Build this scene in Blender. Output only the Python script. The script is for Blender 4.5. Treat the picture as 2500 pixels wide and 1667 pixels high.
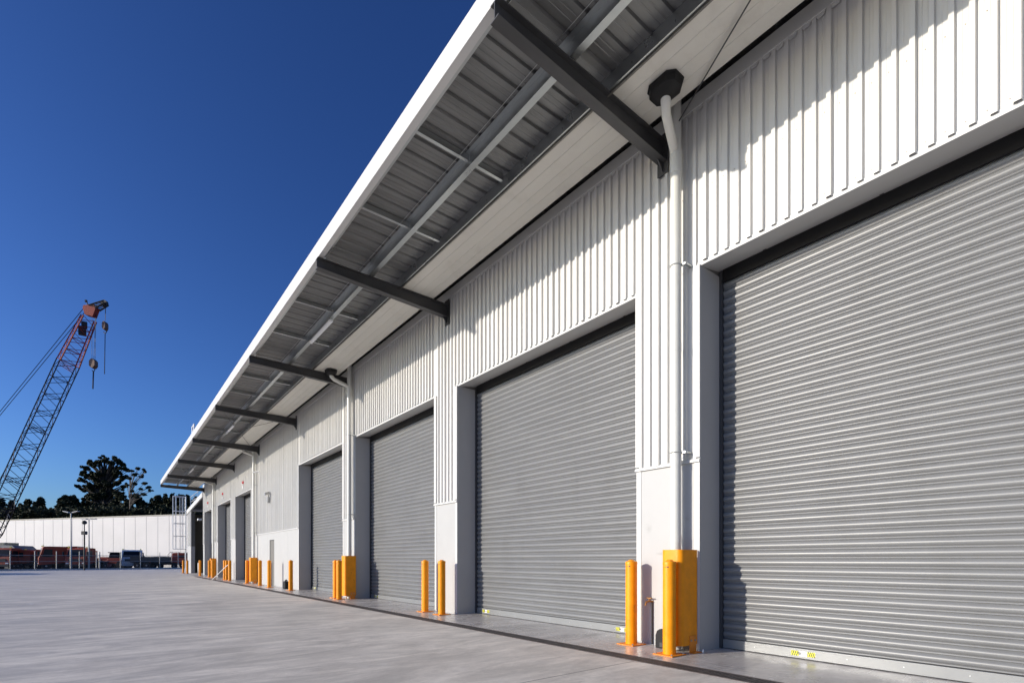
import bpy, bmesh, math, random
import numpy as np
from mathutils import Vector, Matrix
random.seed(7)
S = bpy.context.scene
for o in list(bpy.data.objects): bpy.data.objects.remove(o)
R_ = math.radians

# ------------------------------------------------------------------ camera
EYE = 1.18
FP = 1250.0                      # focal length in pixels of the 2500 px wide photo
TH = math.atan((1250 - 264) / FP)
SN, CS = math.sin(TH), math.cos(TH)
cam_d = bpy.data.cameras.new("camera")
cam = bpy.data.objects.new("camera", cam_d)
S.collection.objects.link(cam)
cam.location = (0, 0, EYE)
cam.rotation_euler = (R_(90), 0, -TH)
cam_d.sensor_width = 36
cam_d.lens = FP / 2500 * 36
cam_d.shift_y = (1367 - 833.5) / 2500
cam_d.clip_start = 0.1
cam_d.clip_end = 8000
S.camera = cam
S.render.resolution_x, S.render.resolution_y = 1024, 682

# ------------------------------------------------------------------ sky and sun
LD = Vector((1.0, -0.39, -0.287))          # direction the sunlight travels
elev = math.atan2(0.287, math.hypot(1.0, 0.39))
sun_az = math.atan2(-1.0, 0.39)            # clockwise from +Y
W = bpy.data.worlds.new("World"); S.world = W
W.use_nodes = True
nt = W.node_tree
bg = nt.nodes["Background"]
sky = nt.nodes.new("ShaderNodeTexSky")
sky.sky_type = 'NISHITA'
sky.sun_disc = False
sky.sun_elevation = elev
sky.sun_rotation = sun_az % (2 * math.pi)
sky.altitude = 0
sky.air_density = 1.0
sky.dust_density = 1.0
sky.ozone_density = 3.0
def vmath(op, a, b):
    n = nt.nodes.new("ShaderNodeVectorMath"); n.operation = op; nt.links.new(a, n.inputs[0]); n.inputs[1].default_value = b; return n.outputs[0]
gm = nt.nodes.new("ShaderNodeGamma"); gm.inputs[1].default_value = 1.38
nt.links.new(vmath('MULTIPLY', sky.outputs[0], (0.1, 0.1, 0.1)), gm.inputs[0])
nt.links.new(vmath('MULTIPLY', gm.outputs[0], (8.2, 10.9, 16.6)), bg.inputs[0])
bg.inputs[1].default_value = 0.1
sun_d = bpy.data.lights.new("sun", 'SUN')
sun_d.energy = 3.7
sun_d.angle = R_(0.5)
sun_d.color = (1.0, 0.915, 0.785)
sun = bpy.data.objects.new("sun", sun_d)
sun.rotation_euler = LD.to_track_quat('-Z', 'Y').to_euler()
sun.location = (-30, 20, 30)
S.collection.objects.link(sun)
S.view_settings.view_transform = 'Standard'
S.view_settings.look = 'None'
S.view_settings.exposure = 0.40
S.view_settings.gamma = 1

# ------------------------------------------------------------------ placing helpers
def at(px, py, dep):
    """world point at a depth (metres in front of the camera) on the sight line of a photo pixel"""
    lat = (px - 1250) / FP * dep
    return Vector((dep * SN + lat * CS, dep * CS - lat * SN, EYE - (py - 1367) / FP * dep))
def depth_of(X, Y): return X * SN + Y * CS
FWD = Vector((SN, CS, 0)); RGT = Vector((CS, -SN, 0))

# ------------------------------------------------------------------ materials
MATS = {}
def mat(name, col, rough=0.5, metal=0.0, var=0.0, scale=4.0, bump=0.0, bscale=30.0, spec=0.5, stretch=(1, 1, 1), var2=None, rvar=0.0):
    if name in MATS: return MATS[name]
    m = bpy.data.materials.new(name); m.use_nodes = True
    t = m.node_tree; b = t.nodes["Principled BSDF"]
    b.inputs["Base Color"].default_value = (*col, 1)
    b.inputs["Roughness"].default_value = rough
    b.inputs["Metallic"].default_value = metal
    b.inputs["Specular IOR Level"].default_value = spec
    if var or bump or rvar:
        g = t.nodes.new("ShaderNodeNewGeometry")
        mp = t.nodes.new("ShaderNodeMapping"); mp.inputs["Scale"].default_value = stretch
        t.links.new(g.outputs["Position"], mp.inputs[0])
    if var or rvar:
        n = t.nodes.new("ShaderNodeTexNoise"); n.inputs["Scale"].default_value = scale
        n.inputs["Detail"].default_value = 6; n.inputs["Roughness"].default_value = 0.6
        t.links.new(mp.outputs[0], n.inputs["Vector"])
    if var:
        r = t.nodes.new("ShaderNodeValToRGB")
        r.color_ramp.elements[0].position = 0.3; r.color_ramp.elements[1].position = 0.7
        lo = [c * (1 - var) for c in col]; hi = [min(1, c * (1 + var)) for c in col]
        if var2: lo = list(var2)
        r.color_ramp.elements[0].color = (*lo, 1); r.color_ramp.elements[1].color = (*hi, 1)
        t.links.new(n.outputs[0], r.inputs[0]); t.links.new(r.outputs[0], b.inputs["Base Color"])
    if rvar:
        mr = t.nodes.new("ShaderNodeMapRange")
        mr.inputs[1].default_value = 0.3; mr.inputs[2].default_value = 0.7
        mr.inputs[3].default_value = max(0.02, rough - rvar); mr.inputs[4].default_value = rough + rvar
        t.links.new(n.outputs[0], mr.inputs[0]); t.links.new(mr.outputs[0], b.inputs["Roughness"])
    if bump:
        n2 = t.nodes.new("ShaderNodeTexNoise"); n2.inputs["Scale"].default_value = bscale; n2.inputs["Detail"].default_value = 3
        t.links.new(mp.outputs[0], n2.inputs["Vector"])
        bp = t.nodes.new("ShaderNodeBump"); bp.inputs["Strength"].default_value = bump; bp.inputs["Distance"].default_value = 0.02
        t.links.new(n2.outputs[0], bp.inputs["Height"]); t.links.new(bp.outputs[0], b.inputs["Normal"])
    MATS[name] = m
    return m

M_CLAD = mat("white_steel_cladding", (0.63, 0.62, 0.595), 0.42, 0, 0.03, 1.2, 0.0, stretch=(1, 1, 0.25), rvar=0.06)
M_FLASH = mat("white_flashing", (0.58, 0.575, 0.56), 0.45, 0, 0.02, 2.0)
M_GUTTER = mat("cream_gutter_steel", (0.62, 0.60, 0.545), 0.38, 0, 0.05, 1.5, 0.03, 2.5, stretch=(1, 0.2, 1))
M_STEEL = mat("dark_painted_steel", (0.052, 0.052, 0.054), 0.45, 0, 0.15, 3.0)
M_GALV = mat("galvanised_steel", (0.46, 0.48, 0.48), 0.30, 0.9, 0.04, 3.0, rvar=0.03)
M_LIP = mat("weathered_gutter_lip", (0.15, 0.145, 0.13), 0.5, 0.2, 0.2, 8)
M_SHEET = mat("zinc_roof_sheet", (0.178, 0.18, 0.18), 0.42, 0.6, 0.22, 2.2, 0.05, 12.0, stretch=(0.35, 2.5, 1), rvar=0.08)
M_DOOR = mat("silver_door_slats", (0.185, 0.187, 0.190), 0.38, 0.05, 0.06, 2.5, 0.0, stretch=(1, 0.25, 3.0), rvar=0.05)
M_RAIL = mat("door_bottom_rail", (0.23, 0.235, 0.24), 0.42, 0.25, 0.05, 5.0)
M_YEL = mat("safety_yellow_paint", (0.90, 0.315, 0.001), 0.42, 0, 0.10, 7.0, rvar=0.08, spec=0.35)
M_YELD = mat("orange_baseplate_paint", (0.80, 0.27, 0.02), 0.5, 0, 0.12, 14.0)
M_BOLT = mat("zinc_bolt", (0.45, 0.40, 0.34), 0.4, 0.7)
M_PIPE = mat("white_pvc_pipe", (0.66, 0.655, 0.61), 0.3, 0, 0.02, 6.0)
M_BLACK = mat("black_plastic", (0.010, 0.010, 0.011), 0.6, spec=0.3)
M_BRASS = mat("old_brass", (0.32, 0.17, 0.06), 0.4, 0.8, 0.2, 60)
M_GREYD = mat("grey_door_paint", (0.33, 0.34, 0.35), 0.45, 0, 0.03, 3)
M_RED = mat("red_beacon_plastic", (0.55, 0.01, 0.02), 0.3)
M_WHITEP = mat("white_plastic", (0.8, 0.8, 0.8), 0.35)
M_LABEL = mat("white_label", (0.85, 0.85, 0.85), 0.4)
M_LYEL = mat("label_yellow", (0.80, 0.75, 0.02), 0.45)
M_INK = mat("label_ink", (0.03, 0.03, 0.035), 0.5)
M_INKB = mat("blue_ink", (0.05, 0.12, 0.45), 0.5)
M_INKG = mat("grey_ink", (0.30, 0.30, 0.32), 0.5)
M_GRATE = mat("cast_iron_grate", (0.075, 0.065, 0.062), 0.75, 0.0, 0.35, 8.0, 0.5, 60.0)
M_GRFR = mat("drain_frame", (0.12, 0.10, 0.095), 0.7, 0.0, 0.3, 12)
M_ORANGE = mat("orange_truck_paint", (0.33, 0.042, 0.012), 0.6, 0, 0.2, 1.5)
M_GLASS = mat("dark_glass", (0.010, 0.012, 0.014), 0.3, spec=0.3)
M_TYRE = mat("black_rubber", (0.015, 0.015, 0.015), 0.8)
M_CHAS = mat("chassis_black", (0.025, 0.025, 0.027), 0.6)
M_RIM = mat("wheel_rim", (0.35, 0.35, 0.36), 0.4, 0.5)
M_TWHITE = mat("white_truck_paint", (0.6, 0.63, 0.66), 0.3)
M_TDARK = mat("dark_truck_body", (0.035, 0.038, 0.042), 0.5)
M_BOOM = mat("boom_dark_paint", (0.012, 0.011, 0.018), 0.5)
M_BOOMO = mat("boom_orange_paint", (0.24, 0.016, 0.006), 0.7, 0, 0.2, 2)
M_ROPE = mat("wire_rope", (0.02, 0.022, 0.04), 0.6)
M_HOOK = mat("hook_block_brown", (0.14, 0.06, 0.03), 0.5, 0, 0.3, 4)
M_FPIPE = mat("fence_pipe_galvanised", (0.36, 0.36, 0.36), 0.45, 0.4)
M_ALU = mat("ladder_aluminium", (0.62, 0.63, 0.65), 0.35, 0.4)
M_PWALL = mat("precast_wall_paint", (0.57, 0.555, 0.565), 0.6, 0, 0.05, 0.25)
M_JOINT = mat("panel_joint_sealant", (0.33, 0.33, 0.35), 0.8)
M_BARK = mat("dark_bark", (0.035, 0.028, 0.022), 0.9, 0, 0.3, 2)
M_BARKL = mat("pale_bark", (0.26, 0.22, 0.18), 0.9, 0, 0.3, 2)
M_KERB = mat("kerb_concrete", (0.50, 0.49, 0.47), 0.8, 0, 0.15, 3)
M_MARK = mat("worn_white_marking", (0.62, 0.61, 0.60), 0.7, 0, 0.15, 14)
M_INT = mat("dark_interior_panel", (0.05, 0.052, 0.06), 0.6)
M_INT2 = mat("dark_grey_interior", (0.16, 0.155, 0.145), 0.8)  # plain dark grey for the backing frames and shed side walls
M_LAMP = mat("batten_diffuser", (0.75, 0.77, 0.8), 0.35)
M_STICK = mat("white_stick", (0.75, 0.75, 0.73), 0.5)
M_SHED = mat("grey_green_container", (0.16, 0.17, 0.15), 0.6, 0, 0.1, 2)
M_SHEDR = mat("blue_grey_roof", (0.12, 0.13, 0.16), 0.5)
M_HILL = mat("dark_bush_ground", (0.016, 0.019, 0.010), 0.95, 0, 0.4, 0.12)
M_GRAVEL = mat("dark_gravel_yard", (0.055, 0.05, 0.047), 0.9, 0, 0.3, 1.5, 0.3, 20)
M_VIS = mat("hi_vis_green", (0.30, 0.50, 0.05), 0.6)

def wear(m, col, scale, lo, hi, amt):
    t = m.node_tree; p = t.nodes["Principled BSDF"]; src = p.inputs["Base Color"].links[0].from_socket
    g = t.nodes.new("ShaderNodeNewGeometry"); mp = t.nodes.new("ShaderNodeMapping"); mp.inputs["Scale"].default_value = (1, 1, .45); t.links.new(g.outputs["Position"], mp.inputs[0])
    n = t.nodes.new("ShaderNodeTexNoise"); n.inputs["Scale"].default_value = scale; n.inputs["Detail"].default_value = 8; n.inputs["Roughness"].default_value = .7; t.links.new(mp.outputs[0], n.inputs["Vector"])
    r = t.nodes.new("ShaderNodeMapRange"); r.inputs[1].default_value = lo; r.inputs[2].default_value = hi; r.inputs[4].default_value = amt; t.links.new(n.outputs[0], r.inputs[0])
    x = t.nodes.new("ShaderNodeMix"); x.data_type = 'RGBA'; t.links.new(r.outputs[0], x.inputs[0]); t.links.new(src, x.inputs[6]); x.inputs[7].default_value = (*col, 1)
    t.links.new(x.outputs[2], p.inputs["Base Color"])
wear(M_YEL, (0.25, 0.10, 0.02), 9, .60, .68, .55)
wear(M_DOOR, (0.14, 0.14, 0.14), 1.6, .52, .70, .35)
wear(M_CLAD, (0.42, 0.41, 0.38), 3.0, .58, .75, .30)
wear(M_PIPE, (0.40, 0.39, 0.35), 6.0, .60, .75, .35)
wear(M_GUTTER, (0.40, 0.37, 0.32), 2.0, .52, .70, .30)
def leaf_mat(name, a, b):
    m = bpy.data.materials.new(name); m.use_nodes = True; t = m.node_tree
    p = t.nodes["Principled BSDF"]; p.inputs["Roughness"].default_value = 0.7
    p.inputs["Specular IOR Level"].default_value = 0.2
    g = t.nodes.new("ShaderNodeNewGeometry"); r = t.nodes.new("ShaderNodeValToRGB")
    r.color_ramp.elements[0].color = (*a, 1); r.color_ramp.elements[1].color = (*b, 1)
    t.links.new(g.outputs["Random Per Island"], r.inputs[0]); t.links.new(r.outputs[0], p.inputs["Base Color"])
    return m
M_LEAF = leaf_mat("evergreen_leaf", (0.008, 0.011, 0.006), (0.050, 0.060, 0.026))
M_LEAF2 = leaf_mat("gum_leaf", (0.010, 0.014, 0.008), (0.045, 0.052, 0.026))

def concrete(name, base, rough, apron):
    m = bpy.data.materials.new(name); m.use_nodes = True; t = m.node_tree; N = t.nodes.new; L = t.links.new
    p = t.nodes["Principled BSDF"]; p.inputs["Specular IOR Level"].default_value = 0.45 if apron else 0.25
    g = N("ShaderNodeNewGeometry")
    def noise(scale, stretch, rot, detail=6, rg=0.6, dist=0.0):
        mp = N("ShaderNodeMapping"); mp.inputs["Scale"].default_value = stretch; mp.inputs["Rotation"].default_value = (0, 0, rot)
        L(g.outputs["Position"], mp.inputs[0])
        n = N("ShaderNodeTexNoise"); n.inputs["Scale"].default_value = scale; n.inputs["Detail"].default_value = detail
        n.inputs["Roughness"].default_value = rg; n.inputs["Distortion"].default_value = dist
        L(mp.outputs[0], n.inputs["Vector"]); return n.outputs[0]
    def mixc(fac, a, b, mode='MIX'):
        x = N("ShaderNodeMix"); x.data_type = 'RGBA'; x.blend_type = mode
        if isinstance(fac, float): x.inputs[0].default_value = fac
        else: L(fac, x.inputs[0])
        for s, v in ((6, a), (7, b)):
            if isinstance(v, tuple): x.inputs[s].default_value = (*v, 1)
            else: L(v, x.inputs[s])
        return x.outputs[2]
    def ramp(v, p0, p1, c0=(0, 0, 0), c1=(1, 1, 1)):
        r = N("ShaderNodeValToRGB"); r.color_ramp.elements[0].position = p0; r.color_ramp.elements[1].position = p1
        r.color_ramp.elements[0].color = (*c0, 1); r.color_ramp.elements[1].color = (*c1, 1); L(v, r.inputs[0]); return r.outputs[0]
    # long trowel streaks, swirls from the power float, blotches of damp, grain
    big = noise(0.16, (1, 1, 1), 0.3, 4, 0.55, 0.8)
    streak = noise(1.25, (0.50, 1.5, 1), -0.30, 8, 0.66, 1.1)
    swirl = noise(0.8, (1, 1, 1), 0, 5, 0.6, 3.2)
    fine = noise(38, (1, 1, 1), 0, 3, 0.7)
    d = tuple(c * 0.70 for c in base); h = tuple(min(1, c * 1.18) for c in base)
    c = mixc(ramp(streak, 0.38, 0.64), d, h)
    c = mixc(ramp(big, 0.35, 0.65), mixc(0.28, c, tuple(b_ * 0.74 for b_ in base)), c)
    c = mixc(ramp(swirl, 0.40, 0.46), mixc(0.12, c, (base[0] * .55, base[1] * .52, base[2] * .50)), c)
    c = mixc(ramp(noise(1.3, (0.35, 1.9, 1), -0.36, 5, 0.6, 1.2), 0.60, 0.74), c, mixc(0.34, c, (0.12, 0.115, 0.12)))
    c = mixc(ramp(fine, 0.3, 0.7), mixc(0.10, c, (0.1, 0.1, 0.1)), c)
    blot = noise(0.55, (1, 1, 1), 1.0, 6, 0.65, 0.4)
    c = mixc(ramp(blot, 0.40, 0.60), mixc(0.17, c, (0.20, 0.19, 0.19)), c)
    c = mixc(ramp(noise(2.6, (1, 1, 1), 0.4, 5, 0.6, 0.6), 0.58, 0.66), c, mixc(0.10, c, (0.9, 0.88, 0.86)))
    g2 = noise(5.0, (0.45, 1.6, 1), -0.30, 8, 0.72, 0.7)
    c = mixc(ramp(g2, 0.36, 0.64), mixc(0.15, c, (0.16, 0.15, 0.15)), c)
    g3 = noise(14.0, (0.7, 1.3, 1), -0.2, 6, 0.75, 0.3)
    c = mixc(ramp(g3, 0.35, 0.65), mixc(0.10, c, (0.2, 0.19, 0.19)), mixc(0.05, c, (1, 1, 1)))
    # rare scuffs
    scuff = noise(2.2, (0.5, 3.2, 1), 0.5, 4, 0.5, 1.5)
    c = mixc(ramp(scuff, 0.69, 0.73), c, mixc(0.3, c, (0.14, 0.13, 0.13)))
    # saw cuts
    sep = N("ShaderNodeSeparateXYZ"); L(g.outputs["Position"], sep.inputs[0])
    def line(axis, pos, w, period):
        a = N("ShaderNodeMath"); a.operation = 'SUBTRACT'; L(sep.outputs[axis], a.inputs[0]); a.inputs[1].default_value = pos
        b2 = N("ShaderNodeMath"); b2.operation = 'PINGPONG'; L(a.outputs[0], b2.inputs[0]); b2.inputs[1].default_value = period / 2
        c2 = N("ShaderNodeMath"); c2.operation = 'LESS_THAN'; L(b2.outputs[0], c2.inputs[0]); c2.inputs[1].default_value = w
        return c2.outputs[0]
    c = mixc(line('Y', 3.82, 0.0055, 12.0), c, (0.06, 0.055, 0.05))
    L(c, p.inputs["Base Color"])
    mr = N("ShaderNodeMapRange"); mr.inputs[1].default_value = 0.3; mr.inputs[2].default_value = 0.7
    mr.inputs[3].default_value = rough - 0.10; mr.inputs[4].default_value = rough + 0.14
    L(streak if not apron else swirl, mr.inputs[0]); L(mr.outputs[0], p.inputs["Roughness"])
    bp = N("ShaderNodeBump"); bp.inputs["Strength"].default_value = 0.10; bp.inputs["Distance"].default_value = 0.01
    L(streak if not apron else big, bp.inputs["Height"]); L(bp.outputs[0], p.inputs["Normal"])
    return m
M_YARD = concrete("troweled_yard_concrete", (0.81, 0.75, 0.665), 0.58, False)
M_APRON = concrete("polished_apron_concrete", (0.62, 0.58, 0.545), 0.27, True)

def panel_mat():
    """painted precast panel with a few dirty thumb smudges"""
    m = mat("painted_concrete_panel", (0.425, 0.423, 0.418), 0.55, 0, 0.025, 2.0, 0.06, 8.0)
    t = m.node_tree; N = t.nodes.new; L = t.links.new
    p = t.nodes["Principled BSDF"]; src = p.inputs["Base Color"].links[0].from_socket
    g = N("ShaderNodeNewGeometry"); n = N("ShaderNodeTexNoise"); n.inputs["Scale"].default_value = 9; n.inputs["Detail"].default_value = 6
    L(g.outputs["Position"], n.inputs["Vector"])
    tot = None
    for (y, z, ry, rz) in ((4.48, 1.64, .07, .10), (3.86, 1.72, .06, .12), (4.27, 1.27, .12, .03), (10.32, 1.75, .05, .07), (9.75, 1.72, .05, .06), (4.20, 1.20, .05, .05)):
        mp = N("ShaderNodeMapping"); mp.vector_type = 'POINT'
        mp.inputs["Location"].default_value = (0, -y / ry, -z / rz); mp.inputs["Scale"].default_value = (0.0, 1 / ry, 1 / rz)
        L(g.outputs["Position"], mp.inputs[0])
        ln = N("ShaderNodeVectorMath"); ln.operation = 'LENGTH'; L(mp.outputs[0], ln.inputs[0])
        mr = N("ShaderNodeMapRange"); mr.inputs[1].default_value = 0.1; mr.inputs[2].default_value = 1.0; mr.inputs[3].default_value = 1; mr.inputs[4].default_value = 0
        L(ln.outputs["Value"], mr.inputs[0])
        if tot is None: tot = mr.outputs[0]
        else:
            a = N("ShaderNodeMath"); a.operation = 'MAXIMUM'; L(tot, a.inputs[0]); L(mr.outputs[0], a.inputs[1]); tot = a.outputs[0]
    r = N("ShaderNodeMapRange"); r.inputs[1].default_value = 0.42; r.inputs[2].default_value = 0.62; L(n.outputs[0], r.inputs[0])
    mu = N("ShaderNodeMath"); mu.operation = 'MULTIPLY'; L(tot, mu.inputs[0]); L(r.outputs[0], mu.inputs[1])
    mu2 = N("ShaderNodeMath"); mu2.operation = 'MULTIPLY'; L(mu.outputs[0], mu2.inputs[0]); mu2.inputs[1].default_value = 0.6
    x = N("ShaderNodeMix"); x.data_type = 'RGBA'; L(mu2.outputs[0], x.inputs[0]); L(src, x.inputs[6]); x.inputs[7].default_value = (0.30, 0.29, 0.28, 1)
    L(x.outputs[2], p.inputs["Base Color"])
    return m
M_PANEL = panel_mat()

def mesh_fence_mat():
    m = bpy.data.materials.new("chain_link_wire"); m.use_nodes = True; t = m.node_tree; N = t.nodes.new; L = t.links.new
    p = t.nodes["Principled BSDF"]; p.inputs["Base Color"].default_value = (0.10, 0.10, 0.10, 1); p.inputs["Roughness"].default_value = 0.5
    tc = N("ShaderNodeTexCoord")
    sep = N("ShaderNodeSeparateXYZ"); L(tc.outputs["Object"], sep.inputs[0])
    outs = []
    for sgn in (1, -1):
        a = N("ShaderNodeMath"); a.operation = 'MULTIPLY_ADD'; L(sep.outputs['Z'], a.inputs[0]); a.inputs[1].default_value = sgn; L(sep.outputs['X'], a.inputs[2])
        b = N("ShaderNodeMath"); b.operation = 'PINGPONG'; L(a.outputs[0], b.inputs[0]); b.inputs[1].default_value = 0.035
        c = N("ShaderNodeMath"); c.operation = 'LESS_THAN'; L(b.outputs[0], c.inputs[0]); c.inputs[1].default_value = 0.0035
        outs.append(c.outputs[0])
    mx = N("ShaderNodeMath"); mx.operation = 'MAXIMUM'; L(outs[0], mx.inputs[0]); L(outs[1], mx.inputs[1])
    L(mx.outputs[0], p.inputs["Alpha"])
    return m
M_LINK = mesh_fence_mat()

# ------------------------------------------------------------------ mesh builder
class MB:
    def __init__(s): s.v = []; s.f = []; s.sm = []
    def add(s, vs, fs, smooth=False):
        o = len(s.v); s.v += [tuple(v) for v in vs]
        for f in fs: s.f.append([i + o for i in f]); s.sm.append(smooth)
        return s
    def box(s, x0, x1, y0, y1, z0, z1):
        x0, x1 = min(x0, x1), max(x0, x1); y0, y1 = min(y0, y1), max(y0, y1); z0, z1 = min(z0, z1), max(z0, z1)
        return s.add([(x0, y0, z0), (x1, y0, z0), (x1, y1, z0), (x0, y1, z0), (x0, y0, z1), (x1, y0, z1), (x1, y1, z1), (x0, y1, z1)],
                     [(0, 3, 2, 1), (4, 5, 6, 7), (0, 1, 5, 4), (1, 2, 6, 5), (2, 3, 7, 6), (3, 0, 4, 7)])
    def prism(s, poly, axis, a0, a1, smooth=False, caps=True):
        """poly of 2D points in the two other axes (kept in x,y,z order), extruded along axis"""
        n = len(poly)
        def P(p, a): return {'x': (a, p[0], p[1]), 'y': (p[0], a, p[1]), 'z': (p[0], p[1], a)}[axis]
        vs = [P(p, a0) for p in poly] + [P(p, a1) for p in poly]
        s.add(vs, [(i, (i + 1) % n, (i + 1) % n + n, i + n) for i in range(n)], smooth)
        if caps: s.add(vs, [tuple(range(n))[::-1], tuple(range(n, 2 * n))])
        return s
    def strip(s, poly, axis, a0, a1, smooth=False, segs=1):
        n = len(poly)
        def P(p, a): return {'x': (a, p[0], p[1]), 'y': (p[0], a, p[1]), 'z': (p[0], p[1], a)}[axis]
        vs = []; fs = []
        for k in range(segs + 1):
            a = a0 + (a1 - a0) * k / segs
            vs += [P(p, a) for p in poly]
        for k in range(segs):
            fs += [(k * n + i, k * n + i + 1, (k + 1) * n + i + 1, (k + 1) * n + i) for i in range(n - 1)]
        return s.add(vs, fs, smooth)
    def tube(s, pts, r, n=12, caps=True, smooth=True):
        pts = [Vector(p) for p in pts]; rs = r if isinstance(r, (list, tuple)) else [r] * len(pts)
        vs = []; up = None
        for i, p in enumerate(pts):
            d = (pts[min(i + 1, len(pts) - 1)] - pts[max(i - 1, 0)]).normalized()
            if up is None: up = Vector((0, 0, 1)) if abs(d.z) < 0.9 else Vector((1, 0, 0))
            a = d.cross(up).normalized(); b = d.cross(a).normalized(); up = -b if False else up
            for k in range(n):
                t = 2 * math.pi * k / n
                vs.append(p + (a * math.cos(t) + b * math.sin(t)) * rs[i])
        fs = []
        for i in range(len(pts) - 1):
            for k in range(n):
                fs.append((i * n + k, i * n + (k + 1) % n, (i + 1) * n + (k + 1) % n, (i + 1) * n + k))
        s.add(vs, fs, smooth)
        if caps:
            m = len(pts) - 1
            s.add(vs, [tuple(range(n)), tuple(range(m * n, m * n + n))[::-1]])
        return s
    def bar(s, a, b, w):
        return s.tube([a, b], w * 0.7, 4, True, False)
    def lathe(s, prof, c=(0, 0), n=24, smooth=True):
        vs = []; fs = []
        for (r, z) in prof:
            for k in range(n):
                t = 2 * math.pi * k / n; vs.append((c[0] + r * math.cos(t), c[1] + r * math.sin(t), z))
        for i in range(len(prof) - 1):
            for k in range(n): fs.append((i * n + k, i * n + (k + 1) % n, (i + 1) * n + (k + 1) % n, (i + 1) * n + k))
        s.add(vs, fs, smooth)
        m = len(prof) - 1
        s.add(vs, [tuple(range(n))[::-1], tuple(range(m * n, m * n + n))])
        return s
    def pieces(s):
        """one MB per loose piece"""
        par = list(range(len(s.v)))
        def f(i):
            while par[i] != i: par[i] = par[par[i]]; i = par[i]
            return i
        for fc in s.f:
            for j in fc[1:]: par[f(j)] = f(fc[0])
        groups = {}
        for fc, sm in zip(s.f, s.sm): groups.setdefault(f(fc[0]), []).append((fc, sm))
        out = []
        for g_ in groups.values():
            mp = {}; q = MB()
            for fc, sm in g_:
                for j in fc:
                    if j not in mp: mp[j] = len(q.v); q.v.append(s.v[j])
                q.f.append([mp[j] for j in fc]); q.sm.append(sm)
            out.append(q)
        return out
    def build(s, name, m, parent=None, bevel=0.0, segs=2, local=None, edge=True):
        me = bpy.data.meshes.new(name); me.from_pydata(s.v, [], s.f); me.update()
        me.polygons.foreach_set("use_smooth", s.sm)
        o = bpy.data.objects.new(name, me); S.collection.objects.link(o)
        me.materials.append(m)
        if any(s.sm) or bevel:
            bmm = bmesh.new(); bmm.from_mesh(me); bmesh.ops.remove_doubles(bmm, verts=bmm.verts, dist=1e-5)
            bmesh.ops.recalc_face_normals(bmm, faces=bmm.faces)
            bmm.to_mesh(me); bmm.free()
            try: me.set_sharp_from_angle(angle=R_(38))
            except Exception: pass
        if parent is not None: o.parent = parent
        if bevel:
            b = o.modifiers.new("bevel", 'BEVEL'); b.width = bevel; b.segments = segs; b.limit_method = 'ANGLE'; b.angle_limit = R_(35)
        return o

def tag(o, label=None, cat=None, group=None, kind=None):
    if label: o["label"] = label
    if cat: o["category"] = cat
    if group: o["group"] = group
    if kind: o["kind"] = kind
    return o
def empty(name, loc=(0, 0, 0), rz=0.0):
    o = bpy.data.objects.new(name, None); o.location = loc; o.rotation_euler = (0, 0, rz); o.empty_display_size = 0.3
    S.collection.objects.link(o); return o
def each(mb, fn):
    for q in mb.pieces(): fn(q)
def copy_tree(o, parent=None):
    c = o.copy(); S.collection.objects.link(c)
    if parent is not None: c.parent = parent
    for ch in [x for x in bpy.data.objects if x.parent == o]: copy_tree(ch, c)
    return c

# ================================================================== SETTING
def sheet(name, m, x0, x1, y0, y1, z, kind="structure"):
    o = MB().add([(x0, y0, z), (x1, y0, z), (x1, y1, z), (x0, y1, z)], [(0, 1, 2, 3)]).build(name, m)
    return tag(o, kind=kind)

fenceL, fenceR = at(25, 1392.4, 58.0), at(441, 1387, 72.0)
fdir = (fenceR - fenceL); fdir.z = 0; fdir.normalize(); fnor = Vector((-fdir.y, fdir.x, 0))
if fnor.dot(FWD) < 0: fnor = -fnor
# far ground (dark gravel) under everything
MB().add([(-3000, -3000, -0.06), (3000, -3000, -0.06), (3000, 3000, -0.06), (-3000, 3000, -0.06)], [(0, 1, 2, 3)]).build("ground", M_GRAVEL)["kind"] = "structure"
# concrete yard, its far side cut along the kerb
kL = fenceL - fdir * 90 - fnor * 1.2; kR = fenceL + fdir * 60 - fnor * 1.2
yd = MB()
yd.add([(-90, -40, 0), (4.83, -40, 0), (4.83, kL.y, 0), (kL.x, kL.y, 0)], [(0, 1, 2, 3)]) if False else None
yd = MB(); yd.add([(kL.x, -60, 0), (40, -60, 0), (kR.x, kR.y, 0), (kL.x, kL.y, 0)], [(0, 1, 2, 3)])
tag(yd.build("yard", M_YARD), kind="structure")
ap = sheet("apron", M_APRON, 5.10, 6.75, -12, 47.6, 0.004)
# kerb (a real step)
kb = MB(); e = fdir; n_ = fnor
def kp(t, off, z): q = fenceL + fdir * t + fnor * off; return (q.x, q.y, z)
kb.add([kp(-60, -1.2, 0), kp(60, -1.2, 0), kp(60, -1.2, .13), kp(-60, -1.2, .13), kp(-60, -0.95, .13), kp(60, -0.95, .13), kp(60, -.95, -.06), kp(-60, -.95, -.06)],
       [(0, 1, 2, 3), (3, 2, 5, 4), (4, 5, 6, 7)])
tag(kb.build("kerb", M_KERB), kind="structure")

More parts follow.
